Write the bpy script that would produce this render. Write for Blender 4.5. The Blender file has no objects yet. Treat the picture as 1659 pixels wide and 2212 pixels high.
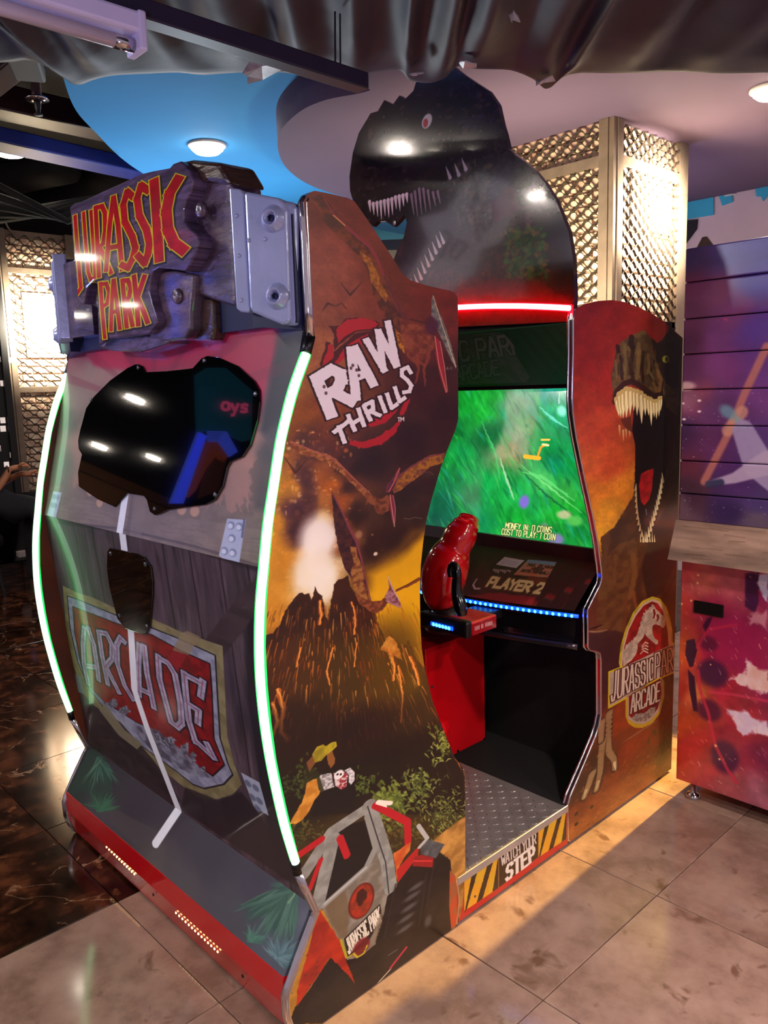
import bpy, bmesh, math, random
import numpy as np
from mathutils import Vector, Matrix

SC = bpy.context.scene
COL = SC.collection
# ------------------------------------------------------------------ camera (frame 1659 x 2212)
FW, FH, FPX = 1659.0, 2212.0, 1716.5
YAW, PITCH, ROLL = -0.8160191, 0.1534276, 0.0306163
_f = np.array([math.cos(PITCH)*math.sin(YAW), math.cos(PITCH)*math.cos(YAW), -math.sin(PITCH)])
_r = np.array([math.cos(YAW), -math.sin(YAW), 0.0]); _d = np.cross(_f, _r)
_c, _s = math.cos(ROLL), math.sin(ROLL)
CR, CD = _c*_r + _s*_d, -_s*_r + _c*_d
CP = np.array([1.40714, 0.0, 1.55])
cam_d = bpy.data.cameras.new('camera'); cam = bpy.data.objects.new('camera', cam_d); COL.objects.link(cam)
cam_d.sensor_fit = 'HORIZONTAL'; cam_d.sensor_width = 36.0; cam_d.lens = FPX/FW*36.0
cam_d.clip_start = 0.02; cam_d.clip_end = 100
M = Matrix.Identity(4)
for i in range(3):
    M[i][0] = CR[i]; M[i][1] = -CD[i]; M[i][2] = -_f[i]; M[i][3] = CP[i]
cam.matrix_world = M
SC.camera = cam

# ------------------------------------------------------------------ world, exposure
SC.view_settings.view_transform = 'Standard'
SC.view_settings.look = 'None'
SC.view_settings.gamma = 1.0
SC.view_settings.exposure = 0.35
SC.view_settings.use_curve_mapping = False
W = bpy.data.worlds.new('hall_ambience'); SC.world = W; W.use_nodes = True
W.node_tree.nodes['Background'].inputs[0].default_value = (0.46, 0.38, 0.43, 1)
W.node_tree.nodes['Background'].inputs[1].default_value = 0.62

def area(name, loc, target, size, power, col=(1, 1, 1), sizey=None, spread=None):
    l = bpy.data.lights.new(name, 'AREA'); l.energy = power; l.color = col; l.size = size
    if sizey: l.shape = 'RECTANGLE'; l.size_y = sizey
    if spread: l.spread = math.radians(spread)
    o = bpy.data.objects.new(name, l); COL.objects.link(o); o.location = loc
    o.rotation_euler = (Vector(target)-Vector(loc)).to_track_quat('-Z', 'Y').to_euler()
    return o
def spot(name, loc, target, power, col, ang, blend=.3, r=.03):
    l = bpy.data.lights.new(name, 'SPOT'); l.energy = power; l.color = col
    l.spot_size = math.radians(ang); l.spot_blend = blend; l.shadow_soft_size = r
    o = bpy.data.objects.new(name, l); COL.objects.link(o); o.location = loc
    o.rotation_euler = (Vector(target)-Vector(loc)).to_track_quat('-Z', 'Y').to_euler()
    return o
# warm lamp behind the two machines: its light falls through the gap between them
spot('gap_lamp', (0.035, 4.9, 2.35), (0.06, 2.3, 0.0), 1500, (1.0, .66, .14), 26, .3, .035)
# unseen coloured spots added to tint the sheet, the sign and the rear shell
spot('blue_tint_spot', (-3.4, -0.6, 1.2), (-0.9, 1.0, 2.4), 55, (.20, .26, 1.0), 50, .8, .06)
spot('violet_tint_spot', (1.6, -0.8, 1.4), (-0.6, 1.6, 2.5), 50, (.62, .52, 1.0), 70, .9, .10)
spot('lilac_tint_spot', (-1.9, -1.6, 2.6), (-0.5, 1.05, 1.6), 105, (.72, .74, 1.0), 55, .8, .08)
# area lights without fixtures, aimed up to brighten the painted ceiling
area('ceiling_wash_purple', (-2.0, 4.9, 1.9), (-1.8, 4.6, 2.9), .5, 12, (.82, .72, 1.0))
area('ceiling_wash_blue', (-4.2, 3.4, 1.6), (-2.6, 2.3, 3.0), .4, 34, (.80, .90, 1.0))
area('ceiling_wash_right', (1.4, 4.6, 1.6), (0.4, 4.0, 2.9), .4, 11, (1.0, .80, .78))

# ------------------------------------------------------------------ pixel -> plane
def ray(px, py): return CR*((px-FW/2)/FPX) + CD*((py-FH/2)/FPX) + _f
def _hit(px, py, ax, v):
    d = ray(px, py); t = (v-CP[ax])/d[ax]; return CP + t*d
def onx(px, py, x=0.0): return _hit(px, py, 0, x)
def ony(px, py, y): return _hit(px, py, 1, y)
def onz(px, py, z=0.0): return _hit(px, py, 2, z)
def onpl(px, py, p0, n):
    d = ray(px, py); t = np.dot(np.array(p0)-CP, n)/np.dot(d, n); return CP + t*d

# ------------------------------------------------------------------ materials
def lin(c):
    if isinstance(c, str):
        c = c.lstrip('#'); c = [int(c[i:i+2], 16)/255 for i in (0, 2, 4)]
        return tuple(x/12.92 if x <= .04045 else ((x+.055)/1.055)**2.4 for x in c)
    return tuple(c)
_mats = {}
def mat(name, col, rough=.5, metal=0., var=.0, scale=8., bump=0., bscale=60., emit=None, estr=1., coat=0., col2=None, stretch=None, spec=.5, trans=0., ior=1.45, detail=4, alpha=None):
    if name in _mats: return _mats[name]
    m = bpy.data.materials.new(name); m.use_nodes = True; nt = m.node_tree; b = nt.nodes['Principled BSDF']
    c = lin(col); b.inputs['Base Color'].default_value = (*c, 1); b.inputs['Roughness'].default_value = rough
    b.inputs['Metallic'].default_value = metal; b.inputs['Coat Weight'].default_value = coat; b.inputs['Coat Roughness'].default_value = .06
    b.inputs['Specular IOR Level'].default_value = spec; b.inputs['IOR'].default_value = ior
    b.inputs['Transmission Weight'].default_value = trans
    tc = nt.nodes.new('ShaderNodeTexCoord'); vec = tc.outputs['Object']
    if stretch:
        mp = nt.nodes.new('ShaderNodeMapping'); mp.inputs['Scale'].default_value = stretch
        nt.links.new(vec, mp.inputs[0]); vec = mp.outputs[0]
    if var or col2:
        n = nt.nodes.new('ShaderNodeTexNoise'); n.inputs['Scale'].default_value = scale; n.inputs['Detail'].default_value = detail
        nt.links.new(vec, n.inputs['Vector'])
        r = nt.nodes.new('ShaderNodeValToRGB'); nt.links.new(n.outputs['Fac'], r.inputs[0])
        c2 = lin(col2) if col2 else tuple(min(1, x*(1+var)) for x in c); c1 = c if col2 else tuple(x*(1-var) for x in c)
        r.color_ramp.elements[0].position = .35; r.color_ramp.elements[1].position = .68
        r.color_ramp.elements[0].color = (*c1, 1); r.color_ramp.elements[1].color = (*c2, 1)
        nt.links.new(r.outputs[0], b.inputs['Base Color'])
    if bump:
        n2 = nt.nodes.new('ShaderNodeTexNoise'); n2.inputs['Scale'].default_value = bscale; n2.inputs['Detail'].default_value = 5
        nt.links.new(vec, n2.inputs['Vector'])
        bp = nt.nodes.new('ShaderNodeBump'); bp.inputs['Strength'].default_value = bump; bp.inputs['Distance'].default_value = .01
        nt.links.new(n2.outputs['Fac'], bp.inputs['Height']); nt.links.new(bp.outputs[0], b.inputs['Normal'])
    if emit:
        b.inputs['Emission Color'].default_value = (*lin(emit), 1); b.inputs['Emission Strength'].default_value = estr
    _mats[name] = m
    return m
def print_mat(name, img, rough=.35, coat=.3, emis=0., gain=1.0):
    m = bpy.data.materials.new(name); m.use_nodes = True; nt = m.node_tree; b = nt.nodes['Principled BSDF']
    t = nt.nodes.new('ShaderNodeTexImage'); t.image = img; t.extension = 'EXTEND'
    u = nt.nodes.new('ShaderNodeUVMap'); u.uv_map = 'UVMap'; nt.links.new(u.outputs[0], t.inputs[0])
    n = nt.nodes.new('ShaderNodeTexNoise'); n.inputs['Scale'].default_value = 45; n.inputs['Detail'].default_value = 6
    tc = nt.nodes.new('ShaderNodeTexCoord'); nt.links.new(tc.outputs['Object'], n.inputs['Vector'])
    mr = nt.nodes.new('ShaderNodeMapRange'); mr.inputs[3].default_value = .94*gain; mr.inputs[4].default_value = 1.12*gain
    nt.links.new(n.outputs['Fac'], mr.inputs[0])
    mx = nt.nodes.new('ShaderNodeVectorMath'); mx.operation = 'SCALE'
    nt.links.new(t.outputs[0], mx.inputs[0]); nt.links.new(mr.outputs[0], mx.inputs['Scale'])
    nt.links.new(mx.outputs[0], b.inputs['Base Color'])
    b.inputs['Roughness'].default_value = rough; b.inputs['Coat Weight'].default_value = coat; b.inputs['Coat Roughness'].default_value = .05
    if emis:
        nt.links.new(mx.outputs[0], b.inputs['Emission Color']); b.inputs['Emission Strength'].default_value = emis
    return m

# ------------------------------------------------------------------ objects
def root(name, label, cat, loc, group=None):
    o = bpy.data.objects.new(name, None); COL.objects.link(o); o.location = loc; o.empty_display_size = .1
    o['label'] = label; o['category'] = cat
    if group: o['group'] = group
    return o
def tag(o, label=None, cat=None, group=None, kind=None):
    for k, v in (('label', label), ('category', cat), ('group', group), ('kind', kind)):
        if v: o[k] = v
    return o
def origin_of(o):
    v = Vector((0, 0, 0))
    while o is not None: v += o.location; o = o.parent
    return v
def link(name, me, parent=None, loc=None):
    o = bpy.data.objects.new(name, me); COL.objects.link(o)
    if parent is not None: o.parent = parent
    if loc is not None: o.location = loc
    return o
def mk(name, V, F, m, parent=None, uv=None, smooth=False, kind=None, label=None):
    """V in world space; the object's origin goes to the centre of its own vertices"""
    V = np.asarray([tuple(v) for v in V], float)
    c = (V.min(0)+V.max(0))/2
    me = bpy.data.meshes.new(name); me.from_pydata((V-c).tolist(), [], [list(map(int, f)) for f in F]); me.update()
    if m is not None:
        for q in (m if isinstance(m, (list, tuple)) else [m]): me.materials.append(q)
    if uv is not None:
        ul = me.uv_layers.new(name='UVMap')
        for l in me.loops: ul.data[l.index].uv = uv(V[l.vertex_index])
    if smooth: me.polygons.foreach_set('use_smooth', [True]*len(me.polygons))
    base = origin_of(parent) if parent is not None else Vector((0, 0, 0))
    o = link(name, me, parent, Vector(c)-base)
    if kind: o['kind'] = kind
    if label: o['label'] = label
    return o
class MB:
    def __init__(s): s.V = []; s.F = []
    def add(s, V, F):
        n = len(s.V); s.V += [tuple(v) for v in V]; s.F += [[i+n for i in f] for f in F]; return s
    def box(s, lo, hi):
        (a, b, c), (d, e, f) = lo, hi
        return s.add([(a,b,c),(d,b,c),(d,e,c),(a,e,c),(a,b,f),(d,b,f),(d,e,f),(a,e,f)],
                     [(0,3,2,1),(4,5,6,7),(0,1,5,4),(1,2,6,5),(2,3,7,6),(3,0,4,7)])
    def prism(s, P, off):
        P = [Vector(p) for p in P]; off = Vector(off); n = len(P)
        V = P + [p+off for p in P]
        nm = Vector((0,0,0))
        for i in range(n): nm += (P[i]-P[0]).cross(P[(i+1) % n]-P[0])
        F = [list(range(n)), [n+i for i in range(n-1, -1, -1)]] + [(i, i+n, (i+1) % n+n, (i+1) % n) for i in range(n)]
        if nm.dot(off) > 0: F = [f[::-1] for f in F]
        return s.add(V, F)
    def tube(s, pts, r, seg=8, closed=False, caps=True):
        P = [Vector(p) for p in pts]; n = len(P); rs = r if isinstance(r, (list, tuple)) else [r]*n
        up = None; V = []
        for i in range(n):
            a = P[(i-1) % n] if (i > 0 or closed) else P[i]; b = P[(i+1) % n] if (i < n-1 or closed) else P[i]
            t = (b-a).normalized()
            if up is None: up = Vector((0,0,1)) if abs(t.z) < .9 else Vector((1,0,0))
            s1 = t.cross(up).normalized(); up = s1.cross(t).normalized()
            for k in range(seg):
                q = 2*math.pi*k/seg; V.append(P[i]+(s1*math.cos(q)+up*math.sin(q))*rs[i])
        F = []
        for i in range(n if closed else n-1):
            for k in range(seg):
                j = (i+1) % n; F.append((i*seg+k, i*seg+(k+1) % seg, j*seg+(k+1) % seg, j*seg+k))
        if caps and not closed: F += [list(range(seg))[::-1], [(n-1)*seg+k for k in range(seg)]]
        return s.add(V, F)
    def lathe(s, base, axis, prof, seg=16):
        base = Vector(base); ax = Vector(axis).normalized(); u = ax.orthogonal().normalized(); w = ax.cross(u)
        V = []
        for (r, h) in prof:
            for k in range(seg):
                q = 2*math.pi*k/seg; V.append(base+ax*h+(u*math.cos(q)+w*math.sin(q))*max(r, 1e-5))
        n = len(prof); F = [(i*seg+k, i*seg+(k+1) % seg, (i+1)*seg+(k+1) % seg, (i+1)*seg+k) for i in range(n-1) for k in range(seg)]
        F += [list(range(seg))[::-1], [(n-1)*seg+k for k in range(seg)]]
        return s.add(V, F)
    def build(s, name, m, parent=None, **k): return mk(name, s.V, s.F, m, parent, **k)
def bevel(o, w=.004, seg=2, ang=35):
    bm = bmesh.new(); bm.from_mesh(o.data)
    bmesh.ops.remove_doubles(bm, verts=bm.verts, dist=1e-6)
    ed = [e for e in bm.edges if len(e.link_faces) == 2 and e.calc_face_angle(0) > math.radians(ang)]
    bmesh.ops.bevel(bm, geom=ed, offset=w, segments=seg, affect='EDGES', profile=.5, clamp_overlap=True)
    bm.to_mesh(o.data); bm.free(); o.data.update(); return o
def box(name, lo, hi, m, parent=None, bv=0, **k):
    o = MB().box(lo, hi).build(name, m, parent, **k)
    if bv: bevel(o, bv)
    return o
def smooth(o):
    o.data.polygons.foreach_set('use_smooth', [True]*len(o.data.polygons)); return o
def spline(P, n=6, closed=False):
    """Catmull-Rom resample"""
    P = [np.array(p, float) for p in P]; out = []; N = len(P)
    for i in range(N if closed else N-1):
        g = lambda k: P[k % N] if closed else P[min(max(k, 0), N-1)]
        a, b, c, d = g(i-1), g(i), g(i+1), g(i+2)
        for j in range(n):
            t = j/n; out.append(.5*((2*b)+(c-a)*t+(2*a-5*b+4*c-d)*t*t+(3*b-a-3*c+d)*t**3))
    if not closed: out.append(P[-1])
    return out
# ------------------------------------------------------------------ painter for printed artwork
def _vn(h, w, cell, rng):
    gh, gw = int(h/cell)+3, int(w/cell)+3; g = rng.random((gh, gw)).astype(np.float32)
    y = np.arange(h)/cell; x = np.arange(w)/cell; yi = y.astype(int); xi = x.astype(int)
    fy = (y-yi)[:, None]; fx = (x-xi)[None, :]; fy = fy*fy*(3-2*fy); fx = fx*fx*(3-2*fx)
    a = g[yi][:, xi]; b = g[yi][:, xi+1]; c = g[yi+1][:, xi]; d = g[yi+1][:, xi+1]
    return (a*(1-fx)+b*fx)*(1-fy)+(c*(1-fx)+d*fx)*fy
def fbm(h, w, cell, seed=0, octv=4, sx=1., sy=1.):
    rng = np.random.default_rng(seed); out = np.zeros((h, w), np.float32); a = 1.; t = 0.
    for o in range(octv):
        c = max(cell/2**o, 1.5)
        H, Wd = max(int(h/sy), 2), max(int(w/sx), 2)
        v = _vn(H, Wd, c, rng)
        if (H, Wd) != (h, w):
            v = v[np.minimum((np.arange(h)/sy).astype(int), H-1)][:, np.minimum((np.arange(w)/sx).astype(int), Wd-1)]
        out += a*v; t += a; a *= .5
    return out/t
GL = {  # stroke glyphs in a unit box
 'A': [[(0,0),(.42,1),(.58,1),(1,0)],[(.2,.34),(.8,.34)]], 'B': [[(0,0),(0,1),(.75,1),(.95,.78),(.75,.54),(0,.54)],[(.75,.54),(1,.3),(.8,0),(0,0)]],
 'C': [[(1,.82),(.8,1),(.2,1),(0,.8),(0,.2),(.2,0),(.8,0),(1,.18)]], 'D': [[(0,0),(0,1),(.6,1),(1,.7),(1,.3),(.6,0),(0,0)]],
 'E': [[(1,1),(0,1),(0,0),(1,0)],[(0,.52),(.8,.52)]], 'H': [[(0,0),(0,1)],[(1,0),(1,1)],[(0,.5),(1,.5)]], 'I': [[(.5,0),(.5,1)]],
 'J': [[(.8,1),(.8,.25),(.6,0),(.2,0),(0,.2)]], 'K': [[(0,0),(0,1)],[(1,1),(.05,.45)],[(.3,.6),(1,0)]], 'L': [[(0,1),(0,0),(1,0)]],
 'M': [[(0,0),(0,1),(.5,.4),(1,1),(1,0)]], 'N': [[(0,0),(0,1),(1,0),(1,1)]], 'O': [[(.2,0),(0,.2),(0,.8),(.2,1),(.8,1),(1,.8),(1,.2),(.8,0),(.2,0)]],
 'P': [[(0,0),(0,1),(.75,1),(1,.8),(1,.65),(.75,.45),(0,.45)]], 'R': [[(0,0),(0,1),(.75,1),(1,.8),(1,.68),(.75,.48),(0,.48)],[(.45,.48),(1,0)]],
 'S': [[(1,.84),(.8,1),(.2,1),(0,.82),(0,.68),(.2,.54),(.8,.46),(1,.32),(1,.18),(.8,0),(.2,0),(0,.16)]], 'T': [[(0,1),(1,1)],[(.5,1),(.5,0)]],
 'U': [[(0,1),(0,.2),(.2,0),(.8,0),(1,.2),(1,1)]], 'W': [[(0,1),(.22,0),(.5,.7),(.78,0),(1,1)]], 'Y': [[(0,1),(.5,.5),(1,1)],[(.5,.5),(.5,0)]],
 'G': [[(1,.82),(.8,1),(.2,1),(0,.8),(0,.2),(.2,0),(.8,0),(1,.2),(1,.48),(.6,.48)]], 'X': [[(0,0),(1,1)],[(0,1),(1,0)]], 'V': [[(0,1),(.5,0),(1,1)]],
 'F': [[(0,0),(0,1),(1,1)],[(0,.52),(.8,.52)]], '0': [[(0,0),(0,1),(1,1),(1,0),(0,0)]], '1': [[(.2,.8),(.5,1),(.5,0)]], '2': [[(0,.8),(.2,1),(.8,1),(1,.8),(1,.6),(0,0),(1,0)]],
 '5': [[(1,1),(0,1),(0,.55),(.8,.55),(1,.4),(1,.15),(.8,0),(0,0)]], ':': [[(.5,.2),(.5,.25)],[(.5,.65),(.5,.7)]], '.': [[(.5,0),(.5,.04)]], ' ': [],
 'a': [[(1,.6),(1,0)],[(1,.5),(.7,.62),(.2,.6),(0,.4),(0,.15),(.3,0),(.8,.02),(1,.2)]], 'y': [[(0,.62),(.45,.05)],[(1,.62),(.3,-.35),(0,-.35)]], 's': [[(1,.55),(.6,.65),(.1,.55),(.1,.4),(.9,.25),(.95,.1),(.5,0),(0,.06)]],
}
class Cv:
    """canvas over a plane: a in [a0,a1] along the width, b in [b0,b1] up; to() maps a photo pixel to (a,b)"""
    def __init__(s, a0, a1, b0, b1, ppm, to=None, base='#000000', rx=1., ws=1.):
        s.a0, s.a1, s.b0, s.b1, s.k = a0, a1, b0, b1, ppm
        s.kx = ppm*rx; s.ws = ws; s.w = int((a1-a0)*s.kx); s.h = int((b1-b0)*ppm); s.to = to or (lambda x, y: (x, y))
        s.im = np.ones((s.h, s.w, 3), np.float32)*np.array(s.c(base), np.float32)
    def c(s, c):
        if isinstance(c, str): c = c.lstrip('#'); return [int(c[i:i+2], 16)/255 for i in (0, 2, 4)]
        return c
    def T(s, P, raw=False):
        out = []
        for p in P:
            a, b = (p[0], p[1]) if raw else s.to(p[0], p[1])
            out.append(((a-s.a0)*s.kx, (b-s.b0)*s.k))
        return np.array(out, np.float32)
    def win(s, Q, m):
        x0 = max(int(Q[:, 0].min()-m), 0); x1 = min(int(Q[:, 0].max()+m)+2, s.w); y0 = max(int(Q[:, 1].min()-m), 0); y1 = min(int(Q[:, 1].max()+m)+2, s.h)
        return x0, x1, y0, y1
    def mix(s, x0, x1, y0, y1, A, col, tex=0, tcell=20, seed=1, col2=None, sx=1., sy=1.):
        c = np.array(s.c(col), np.float32)
        if tex or col2:
            n = fbm(y1-y0, x1-x0, tcell, seed, 4, sx, sy)
            if col2:
                t = np.clip((n-.5)*3.2+.5, 0, 1)[..., None]; c = c*(1-t)+np.array(s.c(col2), np.float32)*t
            else: c = c*(1+(n[..., None]-.5)*2*tex)
        A = A[..., None]; r = s.im[y0:y1, x0:x1]; s.im[y0:y1, x0:x1] = r*(1-A)+np.clip(c, 0, 1)*A
    def field(s, S, p=3.0):
        Q = s.T([(a, b) for a, b, _ in S]); C = np.array([s.c(c) for *_, c in S], np.float32)
        st = 8; gy = np.arange(0, s.h+st, st); gx = np.arange(0, s.w+st, st); X, Y = np.meshgrid(gx, gy)
        X = X+(fbm(*X.shape, 9, 5)-.5)*60; Y = Y+(fbm(*Y.shape, 9, 6)-.5)*60
        d = (X[..., None]-Q[:, 0])**2+(Y[..., None]-Q[:, 1])**2+30; w = d**(-p/2); F = (w[..., None]*C).sum(2)/w.sum(2)[..., None]
        y = np.arange(s.h)/st; x = np.arange(s.w)/st; yi = y.astype(int); xi = x.astype(int); fy = (y-yi)[:, None, None]; fx = (x-xi)[None, :, None]
        yi1 = np.minimum(yi+1, len(gy)-1); xi1 = np.minimum(xi+1, len(gx)-1)
        s.im = ((F[yi][:, xi]*(1-fx)+F[yi][:, xi1]*fx)*(1-fy)+(F[yi1][:, xi]*(1-fx)+F[yi1][:, xi1]*fx)*fy).astype(np.float32)
    def grain(s, amt, cell=6, seed=3, sx=1., sy=1.):
        s.im *= (1+(fbm(s.h, s.w, cell, seed, 4, sx, sy)[..., None]-.5)*2*amt)
    def poly(s, P, col, soft=1., alpha=1., raw=False, rough=0., rcell=12, **k):
        Q = s.T(P, raw); soft = max(soft, .8); x0, x1, y0, y1 = s.win(Q, soft+rough+1)
        if x1 <= x0 or y1 <= y0: return
        X, Y = np.meshgrid(np.arange(x0, x1)+.5, np.arange(y0, y1)+.5)
        if rough:
            X = X+(fbm(*X.shape, rcell, 11, 3)-.5)*2*rough; Y = Y+(fbm(*Y.shape, rcell, 12, 3)-.5)*2*rough
        D = np.full(X.shape, 1e9, np.float32); I = np.zeros(X.shape, bool); n = len(Q)
        for i in range(n):
            ax, ay = Q[i]; bx, by = Q[(i+1) % n]; ex, ey = bx-ax, by-ay; L = ex*ex+ey*ey+1e-9
            t = np.clip(((X-ax)*ex+(Y-ay)*ey)/L, 0, 1); D = np.minimum(D, (X-ax-t*ex)**2+(Y-ay-t*ey)**2)
            if ay != by: I ^= ((ay > Y) != (by > Y)) & (X < ex*(Y-ay)/ey+ax)
        sd = np.where(I, np.sqrt(D), -np.sqrt(D)); A = np.clip(sd/soft+.5, 0, 1)*alpha
        s.mix(x0, x1, y0, y1, A, col, **k)
    def line(s, P, w, col, soft=1., alpha=1., raw=False, sharp=False, rough=0., rcell=10, **k):
        """w in mm, scalar or one value per point (round); sharp = square caps"""
        Q = s.T(P, raw); W_ = (np.array(w if isinstance(w, (list, tuple)) else [w]*len(Q), float)*.0005*s.k*s.ws)
        soft = max(soft, .8); x0, x1, y0, y1 = s.win(Q, W_.max()*1.5+soft+rough+1)
        if x1 <= x0 or y1 <= y0: return
        X, Y = np.meshgrid(np.arange(x0, x1)+.5, np.arange(y0, y1)+.5); A = np.zeros(X.shape, np.float32)
        if rough:
            X = X+(fbm(*X.shape, rcell, 21, 3)-.5)*2*rough; Y = Y+(fbm(*Y.shape, rcell, 22, 3)-.5)*2*rough
        for i in range(len(Q)-1):
            ax, ay = Q[i]; bx, by = Q[i+1]; ex, ey = bx-ax, by-ay; L = math.hypot(ex, ey)+1e-6
            if sharp:
                u = ((X-ax)*ex+(Y-ay)*ey)/L; v = np.abs((X-ax)*ey-(Y-ay)*ex)/L; e = W_[i]*.75
                sd = np.minimum(W_[i]-v, np.minimum(u+e, L+e-u))
            else:
                t = np.clip(((X-ax)*ex+(Y-ay)*ey)/L/L, 0, 1); sd = (W_[i]*(1-t)+W_[i+1]*t)-np.hypot(X-ax-t*ex, Y-ay-t*ey)
            A = np.maximum(A, np.clip(sd/soft+.5, 0, 1))
        s.mix(x0, x1, y0, y1, A*alpha, col, **k)
    def blob(s, x, y, rx, ry, col, soft=.5, alpha=1., raw=False, ang=0., **k):
        """ellipse, radii in mm; soft = share of the radius that fades"""
        q = s.T([(x, y)], raw)[0]; rx *= .001*s.k*s.ws; ry *= .001*s.k*s.ws; m = max(rx, ry)*(1+soft)
        x0, x1, y0, y1 = s.win(np.array([q]), m)
        if x1 <= x0 or y1 <= y0: return
        X, Y = np.meshgrid(np.arange(x0, x1)+.5-q[0], np.arange(y0, y1)+.5-q[1]); c_, s_ = math.cos(ang), math.sin(ang)
        d = np.hypot((X*c_+Y*s_)/rx, (-X*s_+Y*c_)/ry)
        A = np.clip((1-d)/max(soft, .02)+.5, 0, 1); A = A*A*(3-2*A)*alpha
        s.mix(x0, x1, y0, y1, A, col, **k)
    def word(s, txt, quad, w, layers, gap=.28, raw=False, sharp=True, mono=None, **k):
        """quad = bl, br, tr, tl ; layers = [(extra width mm, colour)]"""
        q = [np.array(p if raw else s.to(*p)) for p in quad]; wd = [(.45 if ch in 'I1:. ' else 1.25 if ch in 'MW' else 1.) for ch in txt]
        tot = sum(wd)+gap*(len(txt)-1); strokes = []; x = 0
        for ch, c in zip(txt, wd):
            for st in GL[ch]:
                pts = []
                for (u, v) in st:
                    U = (x+u*c)/tot; lo = q[0]*(1-U)+q[1]*U; hi = q[3]*(1-U)+q[2]*U; pts.append(lo*(1-v)+hi*v)
                strokes.append(pts)
            x += c+gap
        for ew, col in layers:
            for st in strokes: s.line(st, w+ew, col, raw=True, sharp=sharp, **k)
    def image(s, name):
        im = bpy.data.images.new(name, s.w, s.h, alpha=False)
        px = np.ones((s.h, s.w, 4), np.float32); px[..., :3] = np.clip(s.im, 0, 1); im.pixels.foreach_set(px.ravel()); im.update(); im.pack()
        return im
    def uv(s, fa, fb): return lambda v: ((fa(v)-s.a0)/(s.a1-s.a0), (fb(v)-s.b0)/(s.b1-s.b0))
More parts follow.
